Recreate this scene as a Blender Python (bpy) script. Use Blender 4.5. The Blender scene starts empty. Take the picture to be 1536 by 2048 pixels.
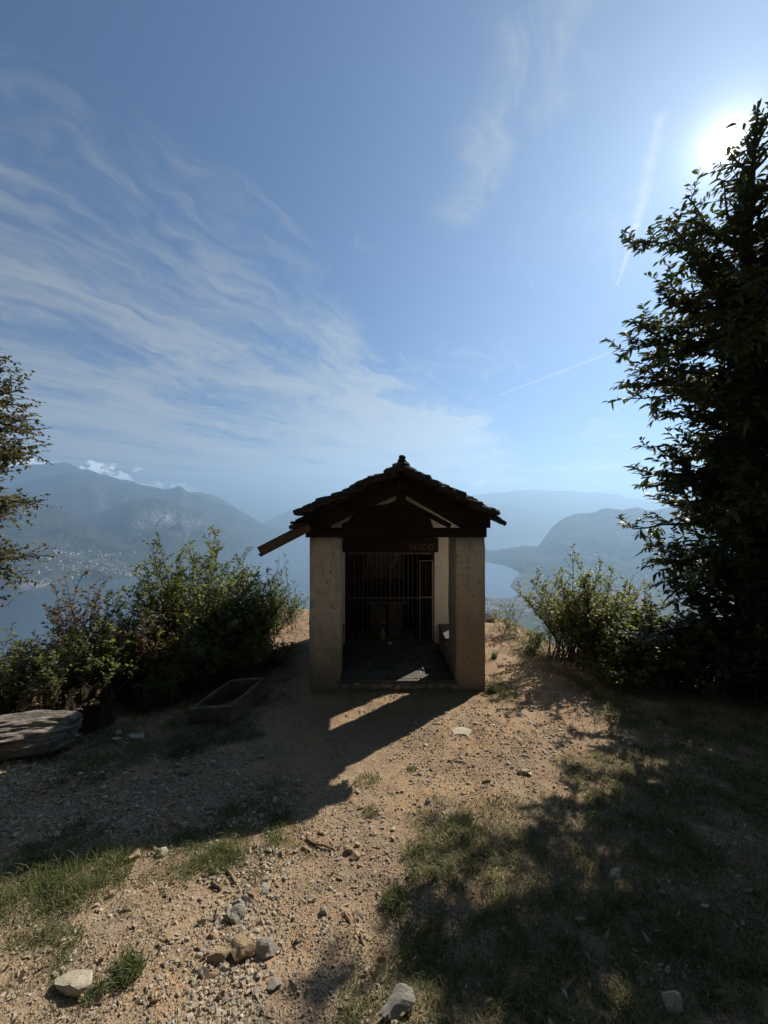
import bpy, bmesh, math, random
import numpy as np
from mathutils import Vector, Matrix, noise as mnoise
from mathutils.bvhtree import BVHTree

# ------------------------------------------------------------------ camera, sky, sun
S = bpy.context.scene
COL = S.collection
F = 780.0                      # focal length in pixels of the 1536 x 2048 photograph
EYE = 1.6
cam_d = bpy.data.cameras.new('camera')
cam = bpy.data.objects.new('camera', cam_d); COL.objects.link(cam)
cam.location = (0, 0, EYE); cam.rotation_euler = (math.radians(90), 0, 0)
cam_d.sensor_fit = 'VERTICAL'; cam_d.sensor_height = 36.0; cam_d.sensor_width = 27.0
cam_d.lens = F / 2048 * 36.0
cam_d.clip_start = 0.05; cam_d.clip_end = 90000
S.camera = cam

SUN = Vector((682, 780, 739)).normalized()          # towards the sun
SUN_EL = math.asin(SUN.z); SUN_AZ = math.atan2(SUN.x, SUN.y)
SKY_STRENGTH = 0.050
SUN_STRENGTH = 5.0
HAZE_DENSITY = 1.25e-4
EXPOSURE = 0.68

sun_d = bpy.data.lights.new('sun', 'SUN'); sun_d.energy = SUN_STRENGTH
sun_d.angle = math.radians(0.5); sun_d.color = (1.0, 0.93, 0.82)
sun = bpy.data.objects.new('sun', sun_d); COL.objects.link(sun)
sun.rotation_euler = (-SUN).to_track_quat('-Z', 'Y').to_euler(); sun.location = (20, 20, 30)

S.view_settings.view_transform = 'Standard'; S.view_settings.look = 'None'
S.view_settings.exposure = EXPOSURE; S.view_settings.gamma = 1.0
try: S.view_settings.use_curve_mapping = False
except Exception: pass
S.render.engine = 'CYCLES'
S.cycles.use_denoising = True
S.cycles.max_bounces = 6; S.cycles.diffuse_bounces = 3; S.cycles.glossy_bounces = 2
S.cycles.transmission_bounces = 3; S.cycles.transparent_max_bounces = 6; S.cycles.volume_bounces = 0
S.cycles.caustics_reflective = False; S.cycles.caustics_refractive = False

# ---- node helper: arithmetic on sockets
class G:
    def __init__(s, tree): s.t = tree; s.n = tree.nodes; s.l = tree.links
    def node(s, kind, **kw):
        n = s.n.new(kind)
        for k, v in kw.items(): setattr(n, k, v)
        return n
    def put(s, sock, v):
        if v is None: return
        if isinstance(v, V): s.l.new(v.s, sock)
        elif isinstance(v, bpy.types.NodeSocket): s.l.new(v, sock)
        else: sock.default_value = v
    def math(s, op, a, b=None, c=None):
        n = s.node('ShaderNodeMath', operation=op)
        s.put(n.inputs[0], a)
        if b is not None: s.put(n.inputs[1], b)
        if c is not None: s.put(n.inputs[2], c)
        return V(s, n.outputs[0])
    def smooth(s, x, a, b, lo=0.0, hi=1.0):
        n = s.node('ShaderNodeMapRange', interpolation_type='SMOOTHSTEP')
        s.put(n.inputs[0], x); n.inputs[1].default_value = a; n.inputs[2].default_value = b
        n.inputs[3].default_value = lo; n.inputs[4].default_value = hi
        return V(s, n.outputs[0])
    def xyz(s, x, y, z):
        n = s.node('ShaderNodeCombineXYZ'); s.put(n.inputs[0], x); s.put(n.inputs[1], y); s.put(n.inputs[2], z)
        return n.outputs[0]
    def sep(s, v):
        n = s.node('ShaderNodeSeparateXYZ'); s.put(n.inputs[0], v)
        return V(s, n.outputs[0]), V(s, n.outputs[1]), V(s, n.outputs[2])
    def noise(s, vec, scale, detail=4.0, rough=0.55, dist=0.0, color=False):
        n = s.node('ShaderNodeTexNoise'); s.put(n.inputs['Vector'], vec)
        n.inputs['Scale'].default_value = scale; n.inputs['Detail'].default_value = detail
        n.inputs['Roughness'].default_value = rough; n.inputs['Distortion'].default_value = dist
        return n.outputs['Color'] if color else V(s, n.outputs['Fac'])
    def voro(s, vec, scale, feature='F1', out='Distance'):
        n = s.node('ShaderNodeTexVoronoi', feature=feature); s.put(n.inputs['Vector'], vec)
        n.inputs['Scale'].default_value = scale
        return V(s, n.outputs[out])
    def mix(s, f, a, b):
        n = s.node('ShaderNodeMix', data_type='RGBA'); s.put(n.inputs[0], f)
        for i, v in ((6, a), (7, b)):
            if isinstance(v, (tuple, list)): n.inputs[i].default_value = (*v[:3], 1)
            else: s.put(n.inputs[i], v)
        return n.outputs[2]
    def scale(s, vec, k):
        n = s.node('ShaderNodeVectorMath', operation='MULTIPLY'); s.put(n.inputs[0], vec)
        n.inputs[1].default_value = k if isinstance(k, tuple) else (k, k, k)
        return n.outputs[0]
    def attr(s, name):
        n = s.node('ShaderNodeAttribute', attribute_name=name); return V(s, n.outputs['Fac'])
class V:
    def __init__(s, g, sock): s.g = g; s.s = sock
    def __add__(s, o): return s.g.math('ADD', s, o)
    __radd__ = __add__
    def __sub__(s, o): return s.g.math('SUBTRACT', s, o)
    def __rsub__(s, o): return s.g.math('SUBTRACT', o, s)
    def __mul__(s, o): return s.g.math('MULTIPLY', s, o)
    __rmul__ = __mul__
    def __truediv__(s, o): return s.g.math('DIVIDE', s, o)
    def __rtruediv__(s, o): return s.g.math('DIVIDE', o, s)
    def max(s, o): return s.g.math('MAXIMUM', s, o)
    def min(s, o): return s.g.math('MINIMUM', s, o)
    def pow(s, o): return s.g.math('POWER', s, o)
    def exp(s): return s.g.math('EXPONENT', s)
    def abs(s): return s.g.math('ABSOLUTE', s)
    def clamp(s): return s.max(0.0).min(1.0)

def build_world():
    w = bpy.data.worlds.new('World'); S.world = w; w.use_nodes = True
    g = G(w.node_tree); g.n.clear()
    out = g.node('ShaderNodeOutputWorld'); bg = g.node('ShaderNodeBackground')
    sky = g.node('ShaderNodeTexSky', sky_type='NISHITA')
    sky.sun_disc = False; sky.sun_elevation = SUN_EL; sky.sun_rotation = SUN_AZ
    sky.altitude = 900; sky.air_density = 1.0; sky.dust_density = 0.7; sky.ozone_density = 3.5
    tc = g.node('ShaderNodeTexCoord')
    x, y, z = g.sep(tc.outputs['Generated'])
    zc = z.max(0.02)
    u = x / zc; v = y / zc                              # position on a level cloud layer
    # cirrus: streaks run along (0.4, 0.92) on the layer
    a = u * 0.40 + v * 0.92; t = u * 0.92 - v * 0.40
    wv = g.xyz(u, v, 0.0)
    warp = g.noise(wv, 0.7, 3.0, 0.55) - 0.5
    warp2 = g.noise(wv, 2.3, 3.0, 0.6) - 0.5
    sv = g.xyz(a * 0.75 + warp * 1.4, t * 1.7 + warp * 3.0 + warp2 * 1.0, 3.7)
    st = g.noise(sv, 1.15, 7.0, 0.62, 0.35)
    sv2 = g.xyz(a * 1.8 + warp2, t * 8.5 + warp * 9.0 + warp2 * 3.0, 9.1)
    fine = g.noise(sv2, 1.3, 5.0, 0.65)
    band = g.noise(g.xyz(a * 0.35, t * 0.8, 1.3), 1.0, 2.0, 0.5)
    left = g.smooth(t + warp * 1.2, -0.1, -1.3, 0.0, 1.0) * g.smooth(v, 1.0, 2.6, 0.50, 1.0)
    far_ = g.smooth(v, 2.0, 4.0)
    cover = left * 0.60 + far_ * 0.30 + 0.20
    c = g.smooth(st * 0.75 + fine * 0.55 + (band - 0.5) * 0.8 + (cover - 0.55) * 0.50, 0.56, 1.0)
    # feathery plume on the right
    def seg(ax, ay, bx, by, w0, w1, amp, nz=6.0):
        dx, dy = bx - ax, by - ay; L2 = dx * dx + dy * dy
        k = (((u - ax) * dx + (v - ay) * dy) / L2).clamp()
        du = u - ax - k * dx; dv = v - ay - k * dy
        d = (du * du + dv * dv).pow(0.5)
        d = d + (g.noise(wv, nz, 4.0, 0.6) - 0.5) * (w0 + w1)
        wd = k * (w1 - w0) + w0
        return g.math('MULTIPLY', (1.0 - (d / wd)).clamp().pow(1.3), amp)
    plume = seg(0.36, 0.78, 0.25, 1.30, 0.17, 0.14, 0.42, 6.0)
    con1 = seg(0.70, 0.99, 0.88, 1.36, 0.022, 0.026, 0.45, 22.0) + seg(0.88, 1.36, 1.03, 1.72, 0.024, 0.010, 0.60, 22.0)
    con2 = seg(0.86, 3.60, 1.42, 2.45, 0.028, 0.034, 0.55, 8.0)
    con3 = seg(0.80, 1.35, 1.01, 1.70, 0.03, 0.015, 0.12, 14.0)
    con4 = seg(1.55, 4.55, 1.80, 3.95, 0.03, 0.03, 0.25, 9.0)
    # low cumulus banks over the ridge on the left and faintly on the right
    az = g.math('ARCTAN2', x, y); el = g.math('ARCSINE', z)
    cv = g.xyz(az, el * 1.7, 0.4)
    cn = g.noise(cv, 26.0, 6.0, 0.62)
    def bank(a0, a1, top0, top1, bot, amp, th):
        k = ((az - a0) / (a1 - a0)).clamp()
        top = k * (top1 - top0) + top0
        inside = g.smooth(az, a0 - 0.02, a0 + 0.03) * g.smooth(az, a1 + 0.02, a1 - 0.05)
        hh = ((el - bot) / (top - bot))
        m = g.smooth(cn - (hh - 0.45).max(0.0) * 0.45, th, th + 0.07) * g.smooth(hh, 1.15, 0.8) * g.smooth(hh, -0.3, 0.05)
        return m * inside * amp
    cu = bank(-0.78, -0.44, 0.136, 0.072, 0.03, 0.8, 0.36) + bank(0.20, 0.29, 0.105, 0.09, 0.066, 0.30, 0.47)
    ci = (c * 0.95 + plume * g.smooth(fine * 0.6 + st * 0.4, 0.36, 0.60) * 1.5 + con1 + con2 + con3 + con4).clamp() * g.smooth(z, 0.0, 0.10)
    L = g.scale(sky.outputs[0], (0.50, 0.745, 1.0))
    sr, sg, sb = g.sep(L)
    lum = sr * 0.30 + sg * 0.45 + sb * 0.25
    sd = g.node('ShaderNodeVectorMath', operation='DOT_PRODUCT')
    g.put(sd.inputs[0], tc.outputs['Generated']); sd.inputs[1].default_value = tuple(SUN)
    om = (1.0 - V(g, sd.outputs['Value'])).max(0.0)
    glow = (om * -9000.0).exp() * 150.0 + (om * -900.0).exp() * 8.0 + (om * -90.0).exp() * 1.5 + (om * -14.0).exp() * 1.1 + (om * -7.0).exp() * 0.5
    cb = lum * 1.2 + 2.3                              # cloud brightness
    def ch(s_, tint, gt):
        s1 = s_ * (1.0 - ci) + cb * tint * ci
        s1 = s1 * (1.0 - cu) + (lum * 1.0 + 26.0) * tint * cu
        return s1 + glow * gt
    col = g.xyz(ch(sr, 0.92, 1.0), ch(sg, 1.0, 0.93), ch(sb, 1.10, 0.84))
    g.put(bg.inputs[0], col); bg.inputs[1].default_value = SKY_STRENGTH
    g.l.new(bg.outputs[0], out.inputs[0])
    w.cycles.sampling_method = 'MANUAL'; w.cycles.sample_map_resolution = 1024
build_world()

# ------------------------------------------------------------------ helpers
rng = np.random.default_rng(7); rnd = random.Random(11)
def tag(o, label=None, cat=None, group=None, kind=None):
    if label: o['label'] = label
    if cat: o['category'] = cat
    if group: o['group'] = group
    if kind: o['kind'] = kind
    return o
def link(name, data, parent=None, mat=None):
    o = bpy.data.objects.new(name, data); COL.objects.link(o)
    if parent is not None: o.parent = parent
    if mat is not None and data is not None and len(data.materials) == 0: data.materials.append(mat)
    return o
def empty(name, loc=(0, 0, 0)):
    o = bpy.data.objects.new(name, None); COL.objects.link(o); o.location = loc; o.empty_display_size = 0.2
    return o
def P(px, py, Y): return Vector(((px - 768) / F * Y, Y, EYE - (py - 1024) / F * Y))
def np_mesh(name, verts, faces, mat=None, smooth=False, attrs=None):
    """faces: (n,3) or (n,4) index array"""
    verts = np.asarray(verts, np.float32); faces = np.asarray(faces, np.int32)
    me = bpy.data.meshes.new(name); n, k = faces.shape
    me.vertices.add(len(verts)); me.vertices.foreach_set('co', verts.ravel())
    me.loops.add(n * k); me.loops.foreach_set('vertex_index', faces.ravel())
    me.polygons.add(n); me.polygons.foreach_set('loop_start', np.arange(0, n * k, k, dtype=np.int32))
    me.polygons.foreach_set('loop_total', np.full(n, k, np.int32))
    me.polygons.foreach_set('use_smooth', np.full(n, smooth, bool))
    if attrs:
        for an, arr in attrs.items():
            at = me.attributes.new(an, 'FLOAT', 'POINT'); at.data.foreach_set('value', np.asarray(arr, np.float32))
    me.update(calc_edges=True); me.validate()
    if mat: me.materials.append(mat)
    return me
class MB:
    def __init__(s): s.v = []; s.f = []
    def box(s, x0, x1, y0, y1, z0, z1):
        b = len(s.v)
        s.v += [(x0,y0,z0),(x1,y0,z0),(x1,y1,z0),(x0,y1,z0),(x0,y0,z1),(x1,y0,z1),(x1,y1,z1),(x0,y1,z1)]
        s.f += [tuple(b+i for i in q) for q in ((3,2,1,0),(4,5,6,7),(0,1,5,4),(1,2,6,5),(2,3,7,6),(3,0,4,7))]
        return s
    def bar(s, p, q, w, h, up=(0, 0, 1)):
        p, q = Vector(p), Vector(q); d = (q - p).normalized(); up = Vector(up)
        r = d.cross(up).normalized() * w / 2; n = r.cross(d).normalized() * h / 2
        b = len(s.v)
        for c in (p, q): s.v += [tuple(c - r - n), tuple(c + r - n), tuple(c + r + n), tuple(c - r + n)]
        s.f += [tuple(b+i for i in k) for k in ((0,1,2,3),(7,6,5,4),(0,4,5,1),(1,5,6,2),(2,6,7,3),(3,7,4,0))]
        return s
    def tube(s, pts, rad, n=6, cap=True):
        pts = [Vector(p) for p in pts]; b = len(s.v)
        if not hasattr(rad, '__len__'): rad = [rad] * len(pts)
        for i, p in enumerate(pts):
            d = (pts[min(i+1, len(pts)-1)] - pts[max(i-1, 0)]).normalized()
            r = d.cross(Vector((0.13, 0.2, 1))); r = r.normalized() if r.length > 1e-4 else Vector((1,0,0)); u = r.cross(d)
            for k in range(n):
                a = 2 * math.pi * k / n; s.v.append(tuple(p + (r * math.cos(a) + u * math.sin(a)) * rad[i]))
        for i in range(len(pts) - 1):
            for k in range(n):
                k2 = (k + 1) % n; s.f.append((b+i*n+k, b+i*n+k2, b+(i+1)*n+k2, b+(i+1)*n+k))
        if cap: s.f.append(tuple(b+k for k in range(n))[::-1]); s.f.append(tuple(b+(len(pts)-1)*n+k for k in range(n)))
        return s
    def prism(s, poly, y0, y1):
        """poly: list of (x,z), extruded along y"""
        b = len(s.v); n = len(poly)
        s.v += [(x, y0, z) for x, z in poly] + [(x, y1, z) for x, z in poly]
        s.f.append(tuple(b+i for i in range(n))); s.f.append(tuple(b+n+i for i in range(n))[::-1])
        for i in range(n): j = (i+1) % n; s.f.append((b+j, b+i, b+n+i, b+n+j))
        return s
    def build(s, name, mat, parent=None, bevel=0.0, sub=0, rough=0.0, smooth=False, seed=0):
        me = bpy.data.meshes.new(name); me.from_pydata(s.v, [], s.f)
        if bevel or sub or rough:
            bm = bmesh.new(); bm.from_mesh(me)
            bmesh.ops.recalc_face_normals(bm, faces=bm.faces)
            if sub: bmesh.ops.subdivide_edges(bm, edges=bm.edges[:], cuts=sub, use_grid_fill=True)
            elif bevel: bmesh.ops.bevel(bm, geom=bm.edges[:], offset=bevel, segments=2, profile=0.6, affect='EDGES')
            if rough:
                bm.normal_update()
                for v in bm.verts:
                    c = v.co + Vector((seed * 3.1, seed * 1.7, 0))
                    v.co += v.normal * (mnoise.noise(c * 3.0) * 0.6 + mnoise.noise(c * 11.0) * 0.4) * rough
            bm.to_mesh(me); bm.free()
        else:
            bm = bmesh.new(); bm.from_mesh(me); bmesh.ops.recalc_face_normals(bm, faces=bm.faces); bm.to_mesh(me); bm.free()
        if smooth: me.polygons.foreach_set('use_smooth', [True] * len(me.polygons))
        return link(name, me, parent, mat)

def hash2(ix, iy, seed):
    h = (ix.astype(np.int64) * 374761393 + iy.astype(np.int64) * 668265263 + seed * 1442695041) & 0x7fffffff
    h = ((h ^ (h >> 13)) * 1274126177) & 0x7fffffff
    return ((h ^ (h >> 16)) & 0xffff) / 65535.0
def vnoise(x, y, seed=0):
    ix, iy = np.floor(x), np.floor(y); fx, fy = x - ix, y - iy
    fx = fx*fx*fx*(fx*(fx*6-15)+10); fy = fy*fy*fy*(fy*(fy*6-15)+10); ix = ix.astype(np.int64); iy = iy.astype(np.int64)
    a = hash2(ix, iy, seed); b = hash2(ix+1, iy, seed); c = hash2(ix, iy+1, seed); d = hash2(ix+1, iy+1, seed)
    return (a*(1-fx)+b*fx)*(1-fy) + (c*(1-fx)+d*fx)*fy - 0.5
def fbm(x, y, oct=5, seed=0, gain=0.5, ridged=False):
    s = np.zeros(np.broadcast(x, y).shape); a = 1.0
    for i in range(oct):
        n = vnoise(x * 2**i + 17.3*i, y * 2**i - 9.1*i, seed + i)
        if ridged: n = 0.5 - 2*np.abs(n)
        s += n * a; a *= gain
    return s

# ------------------------------------------------------------------ materials
def mat(name, build, rough=0.85, spec=0.25, bump=None, bump_d=0.01, metal=0.0):
    m = bpy.data.materials.new(name); m.use_nodes = True
    g = G(m.node_tree); b = m.node_tree.nodes['Principled BSDF']
    tc = g.node('ShaderNodeTexCoord'); geo = g.node('ShaderNodeNewGeometry')
    g.obj = tc.outputs['Object']; g.pos = geo.outputs['Position']; g.nrm = geo.outputs['Normal']
    oi = g.node('ShaderNodeObjectInfo'); g.orand = V(g, oi.outputs['Random'])
    c, bh = build(g)
    if isinstance(c, tuple): b.inputs['Base Color'].default_value = (*c[:3], 1)
    else: g.put(b.inputs['Base Color'], c)
    b.inputs['Roughness'].default_value = rough; b.inputs['Specular IOR Level'].default_value = spec
    b.inputs['Metallic'].default_value = metal
    if bh is not None:
        bp = g.node('ShaderNodeBump'); bp.inputs['Distance'].default_value = bump_d
        bp.inputs['Strength'].default_value = 1.0 if bump is None else bump
        g.put(bp.inputs['Height'], bh); g.l.new(bp.outputs[0], b.inputs['Normal'])
    m['_g'] = 0
    return m
def soil(g):
    p = g.pos
    n1 = g.noise(p, 0.9, 5.0, 0.6); n2 = g.noise(p, 6.0, 5.0, 0.65); n3 = g.noise(p, 60.0, 4.0, 0.7)
    vor = g.voro(p, 75.0); vor2 = g.voro(p, 160.0); vc = g.voro(p, 75.0, out='Color')
    c = g.mix(g.smooth(n1, 0.35, 0.65), (0.385, 0.28, 0.18), (0.32, 0.22, 0.138))
    c = g.mix(g.smooth(n2, 0.4, 0.75, 0, 0.6), c, (0.25, 0.165, 0.10))
    nb = g.noise(p, 2.3, 4.0, 0.65, 0.4); c = g.mix(g.smooth(nb, 0.50, 0.68, 0, 0.75), c, (0.43, 0.27, 0.145)); c = g.mix(g.smooth(nb, 0.46, 0.32, 0, 0.6), c, (0.22, 0.175, 0.125))
    c = g.mix(g.smooth(vor, 0.30, 0.14, 0, 0.5) * g.smooth(n2, .42, .6), c, (0.46, 0.38, 0.28))
    c = g.mix(g.smooth(n3, 0.5, 0.75, 0, 0.75), c, (0.13, 0.088, 0.055)); c = g.mix(g.smooth(g.noise(p, 17.0, 5.0, .7), 0.52, 0.72, 0, 0.6), c, (0.20, 0.14, 0.09))
    gr = g.attr('grass')
    c = g.mix(gr * 0.85, c, g.mix(n2, (0.065, 0.058, 0.032), (0.15, 0.115, 0.07)))
    h = n3 * 0.7 + g.smooth(vor, 0.45, 0.1) * g.smooth(n2, .4, .62) * 0.5 + n2 * 1.4 + g.noise(p, 28.0, 5.0, .7) * .9
    return c, h
M_SOIL = mat('soil', soil, 0.95, 0.1, bump=1.0, bump_d=0.013)
def stone_build(c0, c1, c2, sc=9.0):
    def f(g):
        n = g.noise(g.obj, sc, 5.0, 0.65); n2 = g.noise(g.obj, sc * 5, 4.0, 0.7)
        c = g.mix(g.smooth(n, 0.35, 0.65), c0, c1)
        c = g.mix(g.smooth(n2, 0.5, 0.75, 0, 0.7), c, c2)
        c = g.mix(g.orand * 0.4, c, g.mix(g.noise(g.obj, 3.0), tuple(k * .75 for k in c0), tuple(k * a for k, a in zip(c1, (1.15, 1.05, .9)))))
        return c, n * 0.5 + n2 * 0.5
    return f
M_GREY = mat('grey_stone', stone_build((0.36, 0.32, 0.27), (0.46, 0.42, 0.36), (0.22, 0.19, 0.16)), 0.85, 0.25, bump_d=0.01)
M_TAN = mat('tan_stone', stone_build((0.40, 0.28, 0.17), (0.48, 0.36, 0.23), (0.26, 0.17, 0.10)), 0.85, 0.25, bump_d=0.01)
M_PALE = mat('pale_stone', stone_build((0.50, 0.44, 0.32), (0.56, 0.50, 0.38), (0.38, 0.32, 0.22)), 0.85, 0.25, bump_d=0.008)
M_GRAVEL = mat('gravel', lambda g: (g.mix(g.attr('rnd'), g.mix(g.attr('rnd2'), (0.44, 0.33, 0.22), (0.28, 0.215, 0.15)), g.mix(g.attr('rnd2'), (0.45, 0.39, 0.31), (0.27, 0.235, 0.195))), g.noise(g.pos, 90.0)), 0.9, 0.2, bump_d=0.002)
def plaster(g):
    x, y, z = g.sep(g.pos)
    n = g.noise(g.pos, 3.5, 6.0, 0.65); n2 = g.noise(g.pos, 22.0, 5.0, 0.65)
    streak = g.noise(g.scale(g.pos, (9.0, 9.0, 1.1)), 1.2, 5.0, 0.6)
    c = g.mix(g.smooth(n, 0.3, 0.7), (0.70, 0.63, 0.52), (0.60, 0.53, 0.42))
    damp = g.smooth(z + (n - 0.5) * 1.3 + (streak - 0.5) * 1.0 - x * 0.30, 0.75, -0.40)      # rising damp and splashed dirt
    c = g.mix(damp * 0.85, c, g.mix(n2, (0.20, 0.125, 0.07), (0.33, 0.24, 0.16)))
    c = g.mix(g.smooth(streak, 0.50, 0.72, 0, 0.6), c, (0.24, 0.20, 0.15)); c = g.mix(g.smooth(g.noise(g.pos, 7.0, 6.0, .7), 0.52, 0.66, 0, 0.55), c, (0.30, 0.23, 0.16))
    c = g.mix(g.smooth(n2, 0.62, 0.70, 0, 0.7), c, (0.20, 0.15, 0.10))
    return c, n2 * 0.6 + n * 0.8 + g.smooth(n2, .62, .66, 0, -.5)
M_PLASTER = mat('plaster', plaster, 0.92, 0.1, bump_d=0.022)
def whitewash(g):
    n = g.noise(g.pos, 3.0, 5.0, 0.6); n2 = g.noise(g.pos, 30.0, 4.0)
    c = g.mix(g.smooth(n, 0.35, 0.7), (0.80, 0.74, 0.64), (0.72, 0.66, 0.55))
    return g.mix(g.smooth(n2, 0.62, 0.75, 0, 0.3), c, (0.42, 0.36, 0.28)), n2
M_WHITE = mat('whitewash', whitewash, 0.9, 0.1, bump_d=0.006)
def wood(c0, c1, sc=(2.0, 2.0, 2.0)):
    def f(g):
        n = g.noise(g.scale(g.obj, sc), 4.0, 6.0, 0.65); n2 = g.noise(g.scale(g.obj, sc), 22.0, 4.0, 0.6)
        return g.mix(g.smooth(n * 0.6 + n2 * 0.4, 0.35, 0.65), c0, c1), n2 * 0.6 + n * 0.4
    return f
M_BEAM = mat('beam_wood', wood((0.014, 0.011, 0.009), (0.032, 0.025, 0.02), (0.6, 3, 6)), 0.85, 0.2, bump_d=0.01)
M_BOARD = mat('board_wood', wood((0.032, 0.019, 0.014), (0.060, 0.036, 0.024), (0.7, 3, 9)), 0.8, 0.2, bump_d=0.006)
M_GUTTER = mat('gutter_wood', wood((0.10, 0.07, 0.045), (0.17, 0.12, 0.08), (1.5, 6, 6)), 0.85, 0.2, bump_d=0.006)
M_SLAB = mat('roof_slab', stone_build((0.038, 0.036, 0.033), (0.065, 0.06, 0.054), (0.022, 0.023, 0.02), 7.0), 0.85, 0.2, bump_d=0.012)
M_FLAG = mat('flagstone', stone_build((0.085, 0.078, 0.072), (0.125, 0.115, 0.10), (0.055, 0.05, 0.046), 6.0), 0.8, 0.25, bump_d=0.006)
M_MORTAR = mat('mortar', lambda g: (g.mix(g.noise(g.pos, 20.0), (0.20, 0.18, 0.15), (0.30, 0.27, 0.22)), g.noise(g.pos, 60.0)), 0.95, 0.1)
M_CONC = mat('old_concrete', stone_build((0.11, 0.088, 0.066), (0.19, 0.155, 0.12), (0.06, 0.055, 0.04), 5.0), 0.9, 0.15, bump_d=0.012)
M_IRON = mat('iron', lambda g: (g.mix(g.noise(g.obj, 12.0), (0.13, 0.125, 0.12), (0.09, 0.06, 0.045)), None), 0.5, 0.4, metal=0.3)
M_STEEL = mat('pale_iron', lambda g: (g.mix(g.noise(g.obj, 12.0), (0.30, 0.30, 0.29), (0.22, 0.20, 0.18)), None), 0.5, 0.4)
M_LETTER = mat('letter_paint', lambda g: ((0.15, 0.10, 0.08), None), 0.7)
M_LOG = mat('weathered_wood', wood((0.12, 0.10, 0.085), (0.44, 0.39, 0.32), (1.2, 9, 14)), 0.9, 0.15, bump_d=0.03)
M_STUMP = mat('stump_wood', wood((0.022, 0.017, 0.013), (0.06, 0.042, 0.028), (6, 6, 0.9)), 0.9, 0.15, bump_d=0.03)
M_TWIG = mat('dead_twig', wood((0.13, 0.085, 0.055), (0.24, 0.165, 0.11), (3, 9, 9)), 0.9, 0.15, bump_d=0.004)
M_BARK = mat('bark', wood((0.06, 0.048, 0.036), (0.12, 0.095, 0.07), (5, 5, 1)), 0.9, 0.15, bump_d=0.01)
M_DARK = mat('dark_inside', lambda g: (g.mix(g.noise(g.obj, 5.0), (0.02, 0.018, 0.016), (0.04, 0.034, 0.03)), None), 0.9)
M_PETAL = mat('petal', lambda g: (g.mix(g.orand, (0.55, 0.12, 0.06), (0.65, 0.45, 0.12)), None), 0.7)
M_WAX = mat('candle_glass', lambda g: ((0.75, 0.72, 0.66), None), 0.35, 0.5)
def picture(g):
    n = g.noise(g.obj, 5.0, 3.0, 0.6); n2 = g.noise(g.obj, 14.0, 3.0)
    c = g.mix(g.smooth(n, 0.4, 0.6), (0.11, 0.075, 0.05), (0.20, 0.13, 0.085))
    return g.mix(g.smooth(n2, 0.55, 0.7, 0, 0.6), c, (0.10, 0.11, 0.14)), None
M_PICT = mat('old_painting', picture, 0.7)

def leaf_mat(name, c_dark, c_mid, c_old, old_lo=0.9, trans=0.22, rough=0.56, tcol=(0.16, 0.20, 0.03), spec=0.4):
    m = bpy.data.materials.new(name); m.use_nodes = True; g = G(m.node_tree)
    b = m.node_tree.nodes['Principled BSDF']; out = m.node_tree.nodes['Material Output']
    r = g.attr('rnd')
    c = g.mix(g.smooth(r, 0.0, 0.85), c_dark, c_mid); c = g.mix(g.smooth(r, old_lo, 1.0), c, c_old)
    g.put(b.inputs['Base Color'], c); b.inputs['Roughness'].default_value = rough; b.inputs['Specular IOR Level'].default_value = spec
    tr = g.node('ShaderNodeBsdfTranslucent'); g.put(tr.inputs[0], g.mix(g.smooth(r, old_lo, 1.0), tcol, tuple(min(1, k * 2.0) for k in c_old)))
    ms = g.node('ShaderNodeMixShader'); ms.inputs[0].default_value = trans
    g.l.new(b.outputs[0], ms.inputs[1]); g.l.new(tr.outputs[0], ms.inputs[2]); g.l.new(ms.outputs[0], out.inputs[0])
    return m
M_CHEST = leaf_mat('chestnut_leaf', (0.030, 0.042, 0.014), (0.052, 0.070, 0.020), (0.14, 0.10, 0.03), 0.88, 0.16)
M_HAZEL = leaf_mat('hazel_leaf', (0.045, 0.062, 0.020), (0.085, 0.105, 0.034), (0.22, 0.18, 0.06), 0.78, 0.42, tcol=(0.30, 0.34, 0.07))
M_BROWN = leaf_mat('autumn_leaf', (0.075, 0.060, 0.030), (0.13, 0.098, 0.052), (0.22, 0.13, 0.07), 0.70, 0.40, tcol=(0.36, 0.25, 0.12))
M_BEECH = leaf_mat('beech_leaf', (0.045, 0.052, 0.020), (0.080, 0.085, 0.032), (0.16, 0.12, 0.05), 0.85, 0.24, tcol=(0.20, 0.16, 0.04))
M_GRASS = leaf_mat('grass_blade', (0.065, 0.085, 0.034), (0.125, 0.145, 0.062), (0.32, 0.26, 0.15), 0.60, 0.25, 0.6, tcol=(0.22, 0.26, 0.07), spec=0.2)
M_LITTER = leaf_mat('dry_leaf', (0.13, 0.085, 0.05), (0.30, 0.22, 0.14), (0.46, 0.37, 0.25), 0.7, 0.1, 0.8, tcol=(0.3, 0.2, 0.1), spec=0.1)

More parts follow.
